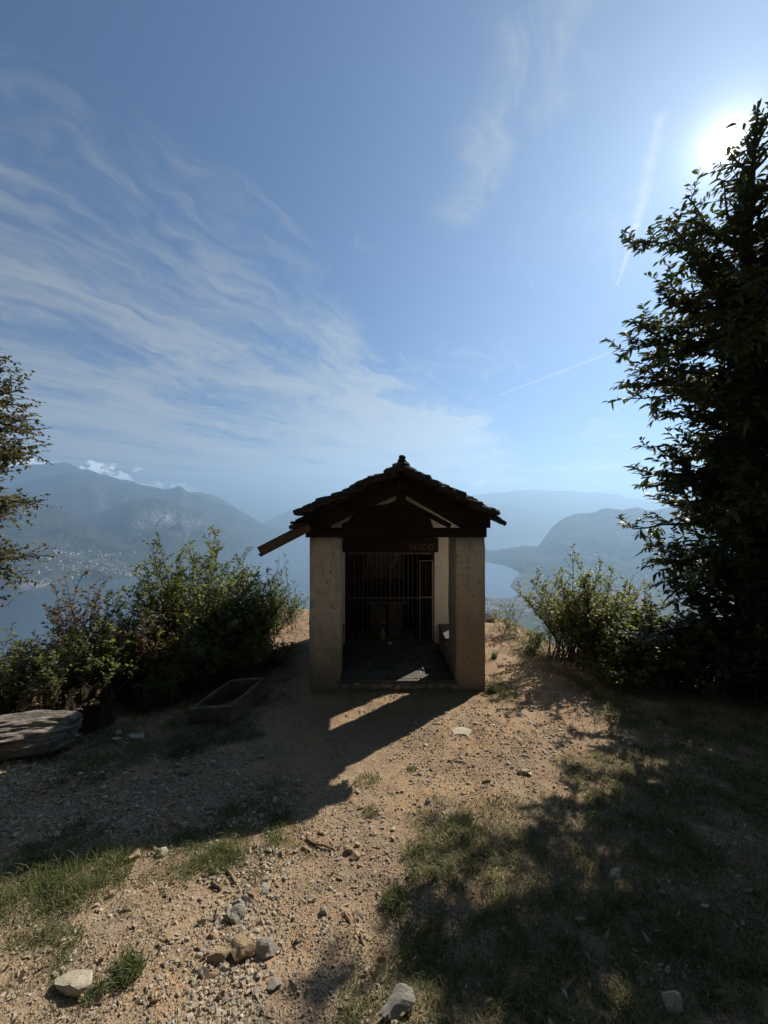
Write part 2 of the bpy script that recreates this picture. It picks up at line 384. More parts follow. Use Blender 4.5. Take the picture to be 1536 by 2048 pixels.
# ------------------------------------------------------------------ near ground
def _ip(y, ys, xs): return np.interp(y, ys, xs)
def side_d(x, y):
    xl = _ip(y, [-40, 0, 3, 4, 5, 6, 7, 8.5, 12], [-14, -7, -5.0, -3.9, -3.1, -2.5, -2.15, -2.1, -1.6])
    xr = _ip(y, [-40, 0, 3, 5, 6, 7, 8.5, 12], [14, 9, 6.5, 4.8, 3.2, 2.6, 2.35, 2.0])
    wob = fbm(x * 0.8, y * 0.8, 2, 31) * 0.35
    d = np.maximum(np.maximum(xl - x, x - xr), y - 8.6) + wob
    d = np.maximum(d, 0.0)
    return np.where(y < -30, np.maximum(d, -30 - y), d)
def height(x, y, fine=True):
    x = np.asarray(x, float); y = np.asarray(y, float)
    near = -0.134 * np.maximum(y, -14)
    s = 0.012 - 0.008 * (x + 1.9)
    far = -0.6566 + (y - 4.9) * np.clip(s, -0.05, 0.06)
    k = 0.10; z = np.where(y < 3, near, -(-near - far) / 2 + np.sqrt(((near - far) / 2) ** 2 + k * k * 0) )
    z = np.where(y < 4.9, near, far)
    # rounding of the crease
    t = np.clip((y - 4.1) / 1.6, 0, 1); z = z + 0.02 * np.sin(t * math.pi)
    d = side_d(x, y)
    z = z - 0.85 * d * d / (d + 1.1)
    z = z + fbm(x * 0.7, y * 0.7, 3, 3) * 0.05
    if fine:
        z = z + fbm(x * 5.0, y * 5.0, 3, 9) * 0.022 + fbm(x * 22.0, y * 22.0, 2, 19) * 0.006
    rr = np.hypot(x, y); z = z + np.clip((rr - 30) / 200, 0, 1) * fbm(x / 60, y / 60, 4, 41) * 60
    return np.maximum(z, -703.0 + 0 * z)
def hz(x, y): return float(height(np.array([x]), np.array([y]))[0])
def gp(px, py):
    dx, dz = (px - 768) / F, -(py - 1024) / F
    a, prev = 0.6, 0.6
    while a < 40:
        if EYE + dz * a < hz(dx * a, a):
            lo, hi = prev, a
            for _ in range(14):
                m_ = (lo + hi) / 2
                if EYE + dz * m_ < hz(dx * m_, m_): hi = m_
                else: lo = m_
            return Vector((dx * hi, hi, hz(dx * hi, hi)))
        prev = a; a += 0.06 + a * 0.01
    return Vector((dx * 8, 8, hz(dx * 8, 8)))
def to_px(x, y, z): 
    y = np.maximum(y, 0.05); return 768 + x / y * F, 1024 - (z - EYE) / y * F
def in_poly(px, py, poly):
    inside = np.zeros(px.shape, bool); n = len(poly)
    for i in range(n):
        x1, y1 = poly[i]; x2, y2 = poly[(i+1) % n]
        c = ((y1 > py) != (y2 > py)) & (px < (x2 - x1) * (py - y1) / (y2 - y1 + 1e-9) + x1)
        inside ^= c
    return inside
def wpoly(pts): return [tuple(gp(*p)[:2]) for p in pts]
# turf areas, as outlines on the ground
TURF = [wpoly(q) for q in (
    [(-60,1735),(140,1715),(300,1672),(450,1640),(590,1612),(600,1660),(500,1720),(440,1752),(300,1800),(150,1850),(20,1925),(-80,1960)],
    [(880,1635),(1010,1650),(1120,1630),(1195,1600),(1170,1520),(1260,1480),(1200,1420),(1300,1430),(1600,1440),(1700,2100),(600,2100),(690,1980),(760,1900),(800,1830),(850,1760),(880,1700)],
    [(110,1500),(200,1420),(330,1400),(400,1360),(470,1320),(560,1290),(600,1290),(590,1340),(550,1430),(440,1490),(320,1530),(190,1560),(100,1550)],
    [(985,1255),(1060,1285),(1150,1330),(1290,1400),(1400,1440),(1230,1425),(1130,1385),(1060,1340),(1010,1290)],
    [(965,1350),(985,1350),(1000,1390),(965,1395)],
)]
def turf_at(x, y):
    jx = x + fbm(x * 2.2, y * 2.2, 3, 51) * 0.45; jy = y + fbm(x * 2.2, y * 2.2, 3, 61) * 0.45
    g_ = np.zeros(x.shape)
    for k_ in range(5):
        ox = fbm(x * 6 + k_ * 31, y * 6, 2, 151 + k_) * .42; oy = fbm(x * 6, y * 6 + k_ * 17, 2, 161 + k_) * .42; one = np.zeros(x.shape)
        for q in TURF: one = np.maximum(one, in_poly(jx + ox, jy + oy, q).astype(float))
        g_ += one / 5
    patch = 0.55 + 0.9 * fbm(x * 3.0, y * 3.0, 3, 71)
    # wild ground out past the clearing
    g_ = np.maximum(g_, (side_d(x, y) > 0.1) * 1.0)
    g_ = np.maximum(g_, (y < 0.6) * 0.6)
    return np.clip(g_ * np.clip(patch + 0.15, 0.1, 1.0), 0, 1)

def axis(lo, hi, step, out, grow=1.16):
    a = list(np.arange(lo, hi, step)); s = step; v = a[-1]
    while v < out: s *= grow; v += s; a.append(v)
    s = step; v = lo; b = []
    while v > -out: s *= grow; v -= s; b.append(v)
    return np.array(b[::-1] + a)
xs = axis(-4.6, 4.8, 0.031, 950); ys = axis(0.9, 8.8, 0.033, 950)
XX, YY = np.meshgrid(xs, ys); ZZ = height(XX, YY)
nx, ny = len(xs), len(ys)
idx = np.arange(nx * ny).reshape(ny, nx)
fc = np.stack([idx[:-1, :-1], idx[:-1, 1:], idx[1:, 1:], idx[1:, :-1]], -1).reshape(-1, 4)
turf = turf_at(XX.ravel(), YY.ravel()).reshape(XX.shape)
gme = np_mesh('ground', np.stack([XX.ravel(), YY.ravel(), ZZ.ravel()], 1), fc, M_SOIL, True, {'grass': turf.ravel()})
ground = tag(link('ground', gme), kind='structure')

# ------------------------------------------------------------------ the wayside chapel
YF = 4.9                                         # front faces of the pillars
chapel = empty('wayside_chapel', (0.17, 5.9, -0.62))
tag(chapel, 'small open-fronted mountain chapel with plastered pillars and a stone slab roof', 'chapel')
bpy.context.view_layer.update()
CH_OFF = Matrix.Translation(-Vector(chapel.location))
def cpart(mb, name, m, parent=None, **kw):
    mb.v = [tuple(Vector(v) - Vector(chapel.location)) for v in mb.v]
    return mb.build(name, m, parent or chapel, **kw)
# pillars
cpart(MB().box(-0.936, -0.555, YF, YF + 0.30, -1.0, 1.279), 'pillar', M_PLASTER, sub=14, rough=0.018, smooth=True, seed=1)
cpart(MB().box(0.905, 1.269, YF, YF + 0.56, -1.0, 1.281), 'pillar', M_PLASTER, sub=14, rough=0.018, smooth=True, seed=2)
# timber truss over the pillars
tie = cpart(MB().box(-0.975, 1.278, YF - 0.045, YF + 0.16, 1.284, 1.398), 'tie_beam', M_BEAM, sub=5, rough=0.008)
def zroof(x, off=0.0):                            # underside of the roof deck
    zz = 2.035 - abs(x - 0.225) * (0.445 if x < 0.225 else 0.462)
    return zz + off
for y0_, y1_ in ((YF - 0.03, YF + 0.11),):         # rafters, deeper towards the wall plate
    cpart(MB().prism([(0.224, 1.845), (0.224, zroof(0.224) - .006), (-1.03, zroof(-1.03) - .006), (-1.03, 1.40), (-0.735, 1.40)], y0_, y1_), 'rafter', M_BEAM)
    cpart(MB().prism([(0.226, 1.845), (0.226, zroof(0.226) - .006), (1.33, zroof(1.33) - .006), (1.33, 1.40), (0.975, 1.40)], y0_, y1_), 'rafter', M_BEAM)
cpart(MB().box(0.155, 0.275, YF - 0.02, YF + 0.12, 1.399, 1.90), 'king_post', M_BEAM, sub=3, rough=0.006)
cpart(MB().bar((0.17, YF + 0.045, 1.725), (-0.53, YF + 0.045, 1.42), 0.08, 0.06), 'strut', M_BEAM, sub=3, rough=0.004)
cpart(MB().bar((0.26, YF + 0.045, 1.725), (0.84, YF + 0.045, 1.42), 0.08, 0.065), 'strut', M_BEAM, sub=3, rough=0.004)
# wall plates and purlins
cpart(MB().box(-0.955, -0.83, YF + 0.161, 7.30, 1.284, 1.40), 'wall_plate', M_BEAM)
cpart(MB().box(1.14, 1.265, 6.352, 7.24, 1.284, 1.40), 'wall_plate', M_BEAM)
cpart(MB().box(1.10, 1.275, YF + 0.161, YF + 0.50, 1.284, 1.52), 'wall_plate', M_BEAM)

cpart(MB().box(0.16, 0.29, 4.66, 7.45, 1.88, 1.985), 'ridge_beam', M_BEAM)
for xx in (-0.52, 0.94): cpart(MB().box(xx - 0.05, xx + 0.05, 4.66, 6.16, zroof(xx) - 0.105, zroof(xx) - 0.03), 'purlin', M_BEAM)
# roof: deck, overlapping stone slabs, finial
roof = None
def deck_side(x0, x1, name, parent):
    m_ = MB()
    m_.prism([(x0, zroof(x0)), (x1, zroof(x1)), (x1, zroof(x1) + 0.05), (x0, zroof(x0) + 0.05)], 4.66, 7.45)
    return cpart(m_, name, M_BEAM, parent)
mroof = MB().prism([(-1.06, zroof(-1.06)), (0.225, zroof(0.225)), (1.36, zroof(1.36)), (1.36, zroof(1.36) + 0.045), (0.225, zroof(0.225) + 0.05), (-1.06, zroof(-1.06) + 0.045)], 4.66, 7.45)
roof = cpart(mroof, 'roof', M_BEAM)
def slab_mesh(seed):
    r = random.Random(seed); n = 14; top = []; bm = bmesh.new()
    pts = []
    for i in range(n):
        a = 2 * math.pi * i / n; c, s = math.cos(a), math.sin(a)
        k = 1 / max(abs(c), abs(s)) ** 0.85
        pts.append((c * 0.5 * k * r.uniform(0.86, 1.04), s * 0.5 * k * r.uniform(0.88, 1.04)))
    v0 = [bm.verts.new((x * r.uniform(.93, 1), y * r.uniform(.93, 1), -0.5 + r.uniform(-.1, .1))) for x, y in pts]
    v1 = [bm.verts.new((x * 1.02, y * 1.02, r.uniform(-.15, .15))) for x, y in pts]
    v2 = [bm.verts.new((x * r.uniform(.90, .98), y * r.uniform(.90, .98), 0.5 + r.uniform(-.2, .1))) for x, y in pts]
    c0 = bm.verts.new((0, 0, -0.5)); c2 = bm.verts.new((r.uniform(-.1, .1), r.uniform(-.1, .1), 0.55))
    for i in range(n):
        j = (i + 1) % n
        bm.faces.new((v0[i], v0[j], v1[j], v1[i])); bm.faces.new((v1[i], v1[j], v2[j], v2[i]))
        bm.faces.new((v0[j], v0[i], c0)); bm.faces.new((v2[i], v2[j], c2))
    bmesh.ops.recalc_face_normals(bm, faces=bm.faces)
    me = bpy.data.meshes.new('stone_slab'); bm.to_mesh(me); bm.free(); me.materials.append(M_SLAB); return me
SLABS = [slab_mesh(k) for k in range(7)]
croot = Vector(chapel.location)
for side in (-1, 1):
    ap = Vector((0.222, 0, 2.125)); ev = Vector((-1.075, 0, 1.545)) if side < 0 else Vector((1.365, 0, 1.545))
    sl = ev - ap; L = sl.length; dirn = sl.normalized(); ncourse = 15
    for c in range(ncourse + 1):
        f = (c + 0.15) / ncourse
        yy = 4.50 + rnd.uniform(-0.03, 0.05)
        while yy < 7.45:
            w = rnd.uniform(0.34, 0.60); ln = rnd.uniform(0.27, 0.36); th = rnd.uniform(0.040, 0.075)
            f2 = max(0.13, min(f, 0.99))
            if c < 1: break
            pos = ap + dirn * (L * f2 - ln * 0.36 + rnd.uniform(-0.03, 0.03)); pos.y = yy + w / 2
            pos.z += rnd.uniform(0.0, 0.022)
            o = link('stone_slab', SLABS[rnd.randrange(7)], roof)
            ang = math.atan2(-dirn.z, abs(dirn.x)) - math.radians(rnd.uniform(9, 14))
            o.matrix_local = Matrix.Translation(pos - croot) @ Matrix.Rotation(ang * side, 4, 'Y') @ Matrix.Rotation(rnd.uniform(-.07, .07), 4, 'Z') @ Matrix.Rotation(rnd.uniform(-.03, .03), 4, 'X') @ Matrix.Diagonal((ln, w * 1.06, th, 1))
            yy += w * 0.97
# ridge slabs and rough finial stone
for k in range(7):
    o = link('stone_slab', SLABS[k], roof)
    o.matrix_local = Matrix.Translation(Vector((0.222 + rnd.uniform(-.02, .02), 4.72 + k * 0.40, 2.152 + rnd.uniform(-.006, .01))) - croot) @ Matrix.Rotation(rnd.uniform(-.12, .12), 4, 'Y') @ Matrix.Diagonal((0.20, 0.44, 0.05, 1))
fin = MB().tube([(0.222, 4.66, 2.12), (0.218, 4.655, 2.19), (0.214, 4.66, 2.235), (0.222, 4.66, 2.262), (0.225, 4.66, 2.278)], [0.085, 0.066, 0.040, 0.046, 0.022], 9)
cpart(fin, 'finial_stone', M_SLAB, roof, smooth=True)
for (x, z, rx) in ((1.375, 1.505, .5), (-1.03, 1.44, -.25)):         # loose slipped slab at each eave
    o = link('stone_slab', SLABS[2], roof)
    o.matrix_local = Matrix.Translation(Vector((x, 4.72, z)) - croot) @ Matrix.Rotation(rx, 4, 'Y') @ Matrix.Diagonal((0.22, 0.24, 0.05, 1))

# cell: portal wall with arch, side and rear walls
def portal():
    m_ = MB(); y0, y1 = 6.17, 6.35; XL, XR = -0.62, 0.80
    m_.box(-0.93, XL, y0, y1, -0.9, 1.25); m_.box(XR, 1.265, y0, y1, -0.9, 1.25)
    n = 24; cx, hw = (XL + XR) / 2, (XR - XL) / 2
    def arch(x):
        t = min(1, abs(x - cx) / hw); return 1.30 + 0.43 * math.sqrt(max(0, 1 - t ** 2.2))
    def top(x): return zroof(x) - 0.004
    cols = [-0.93, XL - .0001] + [XL + (XR - XL) * i / n for i in range(n + 1)] + [XR + .0001, 1.265]
    for a_, b_ in zip(cols[:-1], cols[1:]):
        inside = a_ >= XL - 1e-6 and b_ <= XR + 1e-6
        ba, bb = (arch(a_), arch(b_)) if inside else (1.25, 1.25)
        if b_ - a_ < 0.001: continue
        m_.prism([(a_, ba), (b_, bb), (b_, max(bb + .01, top(b_))), (a_, max(ba + .01, top(a_)))], y0, y1)
    # jambs up to the spring of the arch
    return m_
pw = cpart(portal(), 'portal_wall', M_WHITE)
cpart(MB().box(-0.93, -0.75, 6.351, 7.25, -0.9, 1.282), 'side_wall', M_PLASTER)
cpart(MB().box(1.085, 1.265, 6.351, 7.25, -0.9, 1.282), 'side_wall', M_PLASTER)
cpart(MB().prism([(-0.93, -0.9), (1.265, -0.9), (1.265, zroof(1.265) - .004), (0.225, zroof(0.225) - .004), (-0.93, zroof(-0.93) - .004)], 7.251, 7.43), 'rear_wall', M_PLASTER)
# boards closing the arch above the lintel
tb = empty('tympanum', (0, 0, 0)); tb.parent = chapel
def tympanum_plank(z0, z1):
    m_ = MB(); cx, hw = 0.09, 0.72
    def half(z): 
        t = (z - 1.29) / 0.44
        return hw * max(0.0, 1 - max(0, t) ** 2) ** 0.5 if t < 1 else 0.05
    a_, b_ = half(z0), half(z1)
    m_.prism([(cx - a_, z0), (cx + a_, z0), (cx + b_, z1), (cx - b_, z1)], 6.24, 6.262 + rnd.uniform(0, .008))
    return m_
bpy.data.objects.remove(tb)
zz = 1.195
while zz < 1.70:
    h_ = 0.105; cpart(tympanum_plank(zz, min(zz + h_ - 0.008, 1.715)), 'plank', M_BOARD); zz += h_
# carved lintel
lintel = cpart(MB().box(-0.672, 0.848, 6.085, 6.168, 0.972, 1.193), 'lintel', M_BOARD, bevel=0.006)
cpart(MB().box(-0.672, 0.848, 6.068, 6.084, 1.125, 1.137), 'moulding', M_BOARD, lintel)
cpart(MB().box(-0.672, 0.848, 6.068, 6.084, 0.974, 0.988), 'moulding', M_BOARD, lintel)
for ch_, pxx in (('N', 826), ('I', 836.5), ('C', 846), ('O', 861.5)):
    cu_ = bpy.data.curves.new('letter', 'FONT'); cu_.body = ch_; cu_.size = 0.135; cu_.extrude = 0.004; cu_.align_x = 'CENTER'
    to = bpy.data.objects.new('tmp', cu_); COL.objects.link(to)
    me = bpy.data.meshes.new_from_object(to.evaluated_get(bpy.context.evaluated_depsgraph_get())); bpy.data.objects.remove(to)
    me.name = 'letter'; lo = link('letter', me, lintel, M_LETTER)
    if not me.materials: me.materials.append(M_LETTER)
    me.materials[0] = M_LETTER
    lo.matrix_local = Matrix.Translation(Vector(((pxx - 768) / F * 6.07, 6.079, 1.008)) - croot) @ Matrix.Rotation(math.radians(90), 4, 'X')
# door frame posts
cpart(MB().box(-0.618, -0.575, 6.19, 6.26, -0.478, 0.97), 'door_post', M_BOARD)
cpart(MB().box(0.757, 0.798, 6.19, 6.26, -0.478, 0.97), 'door_post', M_BOARD)
# floor of the porch: bed, flagstones, step, plinth
cpart(MB().box(-0.93, 1.265, YF + 0.02, 6.169, -1.0, -0.545), 'floor_bed', M_MORTAR)
cpart(MB().box(-0.90, 1.24, YF + 0.03, 7.25, -0.544, -0.540), 'floor_sheet', M_MORTAR)
def flag(poly, z0, z1):
    m_ = MB(); n = len(poly); m_.v = [(x, y, z0) for x, y in poly] + [(x, y, z1) for x, y in poly]
    m_.f = [tuple(range(n))[::-1], tuple(range(n, 2*n))] + [(i, (i+1) % n, n+(i+1) % n, n+i) for i in range(n)]
    return m_
gx = [-0.60, -0.22, 0.14, 0.52, 0.90]; gy = [4.955, 5.28, 5.60, 5.94]
J = {(i, j): (gx[i] + (rnd.uniform(-.09, .09) if 0 < i < 4 else 0), gy[j] + (rnd.uniform(-.07, .07) if 0 < j < 3 else 0)) for i in range(5) for j in range(4)}
for i in range(4):
    for j in range(3):
        q = [J[i, j], J[i+1, j], J[i+1, j+1], J[i, j+1]]; cx = sum(p[0] for p in q)/4; cy = sum(p[1] for p in q)/4
        pl = []
        for k in range(4):
            a_, b_ = Vector(q[k]), Vector(q[(k+1) % 4]); c_ = Vector((cx, cy))
            for t in (0.12, 0.5, 0.88):
                p = a_.lerp(b_, t); p = p + (c_ - p) * (0.045 + (rnd.uniform(0, .035) if t == .5 else .02)); pl.append(tuple(p))
        cpart(flag(pl, -0.5395, -0.520 + rnd.uniform(-.002, .003)), 'flagstone', M_FLAG)
cpart(MB().box(-0.60, 0.935, YF - 0.005, 4.952, -0.556, -0.519), 'edge_stone', M_FLAG, bevel=0.006)
cpart(MB().box(-0.62, 0.86, 5.945, 6.169, -0.539, -0.475), 'step', M_FLAG, bevel=0.008)
pm = [M_TAN, M_GREY, M_TAN, M_MORTAR]
x_ = -0.56
def rock_mesh(name, seed, m_, sub=2, flat=1.0, jag=0.28):
    bm = bmesh.new(); bmesh.ops.create_icosphere(bm, subdivisions=sub, radius=0.5)
    r = random.Random(seed); off = Vector((r.uniform(0, 50), r.uniform(0, 50), r.uniform(0, 50)))
    cuts = [(Vector((r.gauss(0,1), r.gauss(0,1), r.gauss(0,1))).normalized(), r.uniform(0.20, 0.40)) for _ in range(10)]
    for v in bm.verts:
        for nn, dd in cuts:
            k = v.co.dot(nn)
            if k > dd: v.co -= nn * (k - dd)
        v.co *= 1 + mnoise.noise(v.co * 2.2 + off) * jag + mnoise.noise(v.co * 7 + off) * jag * 0.3
        v.co.z *= flat
    me = bpy.data.meshes.new(name); bm.to_mesh(me); bm.free(); me.materials.append(m_)
    return me
while x_ < 0.86:
    w = rnd.uniform(0.10, 0.24); k = rnd.choice([0, 0, 1, 2])
    o = link('plinth_stone', rock_mesh('plinth_stone', int(x_ * 1000) + 900, pm[k], 3, 1.0, .15), chapel)
    o.matrix_local = Matrix.Translation(Vector((x_ + w / 2, YF + 0.03, -0.60 + rnd.uniform(-.01, .01))) - croot) @ Matrix.Diagonal((w * 1.25, 0.12, 0.11, 1))
    x_ += w
cpart(MB().box(-0.554, 0.904, YF + 0.03, YF + 0.10, -0.95, -0.557), 'plinth', M_MORTAR)
# low bench walls at the porch sides
for (x0, x1, ya) in ((0.872, 1.262, YF + 0.561), (-0.93, -0.64, YF + 0.301)):
    cpart(MB().box(x0, x1, ya, 6.168, -0.52, -0.211), 'bench_wall', M_PLASTER, sub=6, rough=0.006, smooth=False)
    cpart(MB().box(x0 - 0.012, x1 + 0.01, ya, 6.168, -0.210, -0.170), 'bench_top', M_FLAG, bevel=0.006)
# iron grille with narrow gate
grille = cpart(MB().box(-0.574, 0.756, 6.205, 6.225, 0.925, 0.955), 'iron_grille', M_IRON)
cpart(MB().box(-0.574, 0.756, 6.205, 6.225, -0.470, -0.445), 'rail', M_IRON, grille)
cpart(MB().box(-0.574, 0.565, 6.207, 6.223, 0.22, 0.24), 'rail', M_IRON, grille)
for k in range(16):
    bx_ = -0.545 + k * 0.0715
    if bx_ > 0.55: break
    cpart(MB().tube([(bx_, 6.215, -0.455), (bx_, 6.215, 0.935)], 0.0065, 6), 'bar', M_IRON, grille)
gx0, gx1 = (840 - 768) / F * 6.2, (867 - 768) / F * 6.2
for a_ in (((gx0, -.45), (gx0, .83), .011), ((gx1 - .012, -.45), (gx1 - .012, .83), .024), ((gx0, .825), (gx1, .825), .010), ((gx0, .245), (gx1, .245), .015)):
    (xa, za), (xb, zb), w = a_
    cpart(MB().bar((xa, 6.196, za), (xb, 6.196, zb), w, .014, (0, 1, 0)), 'gate_frame', M_STEEL, grille)
for k in range(3):
    bx_ = gx0 + 0.045 + k * 0.05
    cpart(MB().tube([(bx_, 6.2, -0.45), (bx_, 6.2, 0.82)], 0.004, 5), 'bar', M_IRON, grille)
for k in range(9):                                 # small scrolls in the gate
    zc_ = 0.32 + k * 0.056; pts = [(gx0 + .09 + .028 * math.cos(t) * (1 - t / 9), 6.2, zc_ + .024 * math.sin(t) * (1 - t / 9)) for t in [i * .7 for i in range(9)]]
    cpart(MB().tube(pts, 0.0028, 4), 'scroll', M_IRON, grille)
cpart(MB().tube([P(795, 1104, 6.12), P(793, 1115, 6.12), P(788, 1127, 6.12), P(782, 1135, 6.15), P(780.5, 1150, 6.17), P(780.5, 1190, 6.17)], 0.005, 5), 'cable', M_STEEL)
# wooden gutter channel leaning out at the left eave
ga, gb = P(616, 1056, 4.86), P(519, 1106, 4.60)
gut = cpart(MB().bar(ga - Vector((0, 0, .030)), gb - Vector((0, 0, .030)), 0.14, 0.022), 'gutter', M_GUTTER, bevel=0.003)
sidev = (gb - ga).cross(Vector((0, 0, 1))).normalized() * 0.066
cpart(MB().bar(ga + sidev + Vector((0, 0, .024)), gb + sidev + Vector((0, 0, .024)), 0.018, 0.085), 'gutter_side', M_GUTTER, gut)
cpart(MB().bar(ga - sidev + Vector((0, 0, .024)), gb - sidev + Vector((0, 0, .024)), 0.018, 0.085), 'gutter_side', M_GUTTER, gut)
cpart(MB().box(-1.13, -1.04, 4.70, 7.40, 1.455, 1.485), 'gutter_board', M_BEAM)

# things inside the cell
def top_thing(mb, name, m, label, cat, loc, **kw):
    mb.v = [tuple(Vector(v) - Vector(loc)) for v in mb.v]
    o = mb.build(name, m, None, **kw); o.location = loc; return tag(o, label, cat)
alt = empty('stone_altar', (0.03, 6.75, -0.54)); tag(alt, 'low grey stone altar block behind the iron grille', 'altar')
MB().box(-0.26, -0.01, -0.16, 0.16, 0.001, 0.56).build('front_slab', M_FLAG, alt, bevel=0.008)
MB().box(0.03, 0.28, -0.16, 0.16, 0.001, 0.58).build('front_slab', M_FLAG, alt, bevel=0.008)
MB().box(-0.009, 0.029, -0.10, 0.16, 0.001, 0.54).build('joint', M_DARK, alt)
MB().box(-0.34, 0.36, -0.18, 0.20, 0.581, 0.63).build('altar_table', M_FLAG, alt, bevel=0.006)
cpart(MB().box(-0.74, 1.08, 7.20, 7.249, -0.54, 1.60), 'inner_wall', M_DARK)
pic = empty('altar_painting', (-0.03, 7.198, 0.80)); tag(pic, 'dim framed painting hung on the rear wall above the altar', 'painting')
MB().box(-0.36, 0.36, -0.012, 0.0, -0.42, 0.42).build('canvas', M_PICT, pic)
for b_ in ((-0.41, -0.361, -.47, .47), (0.361, 0.41, -.47, .47)): MB().box(b_[0], b_[1], -0.03, 0.0, b_[2], b_[3]).build('frame', M_BOARD, pic)
for b_ in ((.421, .47), (-.47, -.421)): MB().box(-0.36, 0.36, -0.03, 0.0, b_[0], b_[1]).build('frame', M_BOARD, pic)
vs = empty('flower_vase', (-0.03, 6.50, -0.54)); tag(vs, 'small vase of reddish flowers standing before the altar', 'vase')
MB().tube([(0, 0, 0), (0, 0, .05), (0, 0, .13), (0, 0, .17), (0, 0, .20)], [.035, .055, .05, .028, .036], 12).build('vase_body', M_TAN, vs, smooth=True)
for k in range(9):
    a_ = k * 2.4; r_ = 0.02 + 0.007 * k; tip = Vector((r_ * math.cos(a_), r_ * math.sin(a_) * .8, 0.28 + 0.012 * (k % 4)))
    st_ = MB().tube([(0, 0, .17), tuple(tip * 0.6 + Vector((0, 0, .08))), tuple(tip)], .003, 4).build('stem', M_HAZEL, vs)
    fl = link('bloom', rock_mesh('bloom', k, M_PETAL, 2, .8, .4), st_); fl.location = tip; fl.scale = (.04, .04, .035)
cup = empty('candle_cup', (0.095, 6.10, -0.4745)); tag(cup, 'small white votive candle cup on the step before the grille', 'candle')
MB().tube([(0, 0, 0), (0, 0, .002), (0, 0, .034), (0, 0, .038)], [.016, .020, .023, .021], 12).build('cup_body', M_WAX, cup, smooth=False)
MB().tube([(0, 0, .038), (0, 0, .046)], .002, 5).build('wick', M_DARK, cup)

# ------------------------------------------------------------------ trough, log, stump
tr = gp(450, 1440)
tl = [gp(377, 1456), gp(462, 1452)]
def trough():
    Yn = 3.95; Yf = 4.72
    A = P(378, 1419, Yn); B = P(461, 1414, Yn - .04); C = P(532, 1354, Yf); D = P(462, 1358, Yf + .02)
    zt = (A.z + B.z + C.z + D.z) / 4
    base = min(hz(A.x, A.y), hz(D.x, D.y), hz(C.x, C.y)) - 0.22
    t = 0.045; m_ = MB()
    o_ = [Vector((p.x, p.y, 0)) for p in (A, B, C, D)]; cen = sum(o_, Vector()) / 4
    i_ = [p + (cen - p).normalized() * t * 1.45 for p in o_]
    loc = Vector((cen.x, cen.y, base + 0.22))
    def vv(p, z): return (p.x - loc.x, p.y - loc.y, z - loc.z)
    zs = [A.z, B.z, C.z, D.z]
    m_.v = [vv(p, base) for p in o_] + [vv(p, z) for p, z in zip(o_, zs)] + [vv(p, z) for p, z in zip(i_, zs)] + [vv(p, zt - 0.27) for p in i_]
    for k in range(4):
        j = (k + 1) % 4
        m_.f += [(k, j, 4 + j, 4 + k), (4 + k, 4 + j, 8 + j, 8 + k), (8 + k, 8 + j, 12 + j, 12 + k)]
    m_.f += [(15, 14, 13, 12), (3, 2, 1, 0)]
    o = m_.build('water_trough', M_CONC, None, sub=9, rough=0.012, seed=5)
    o.location = loc
    return tag(o, 'empty rectangular stone trough half sunk in the grass left of the chapel', 'trough')
trough()
def log_obj():
    # split weathered log lying with its broken end towards the chapel
    a = P(-150, 1490, 3.15); b = P(150, 1452, 3.42)
    d = (b - a); L = d.length; d.normalize()
    n, mm = 110, 96; V_ = []; Fq = []
    right = d.cross(Vector((0, 0, 1))).normalized(); up = right.cross(d)
    for i in range(n + 1):
        t = i / n; rr = 0.185 * (1 - 0.10 * t) ; 
        c = a + d * L * t + up * (-0.02)
        for k in range(mm):
            an = 2 * math.pi * k / mm
            gro = mnoise.noise(Vector((t * 2.5, k * 0.42, 3))) * 0.040 - abs(mnoise.noise(Vector((t * 5 , k * 1.1, 8)))) * 0.030 + mnoise.noise(Vector((t * 2, math.cos(an) * 2, math.sin(an) * 2))) * 0.05
            endr = (max(0, t - 0.86) / 0.14); cut = 1 - 0.55 * endr ** 2.5 * (0.7 + 0.5 * mnoise.noise(Vector((k * .21, 1, 1))))
            sh = d * (mnoise.noise(Vector((k * .2, 5, 5))) * 0.09 * endr)
            V_.append(tuple(c + sh + (right * math.cos(an) * 1.25 + up * math.sin(an) * 0.80) * (rr + gro) * cut))
    for i in range(n):
        for k in range(mm):
            k2 = (k + 1) % mm; Fq.append((i*mm+k, i*mm+k2, (i+1)*mm+k2, (i+1)*mm+k))
    m_ = MB(); loc = Vector((a + d * L * .5)); m_.v = [tuple(Vector(v) - loc) for v in V_]
    m_.f = Fq + [tuple(range(mm))[::-1], tuple(n*mm+k for k in range(mm))]
    o = m_.build('fallen_log', M_LOG, None, smooth=False); o.location = loc
    me = o.data
    return tag(o, 'thick weathered grey split log lying at the left edge beside a stump', 'log')
log_obj()
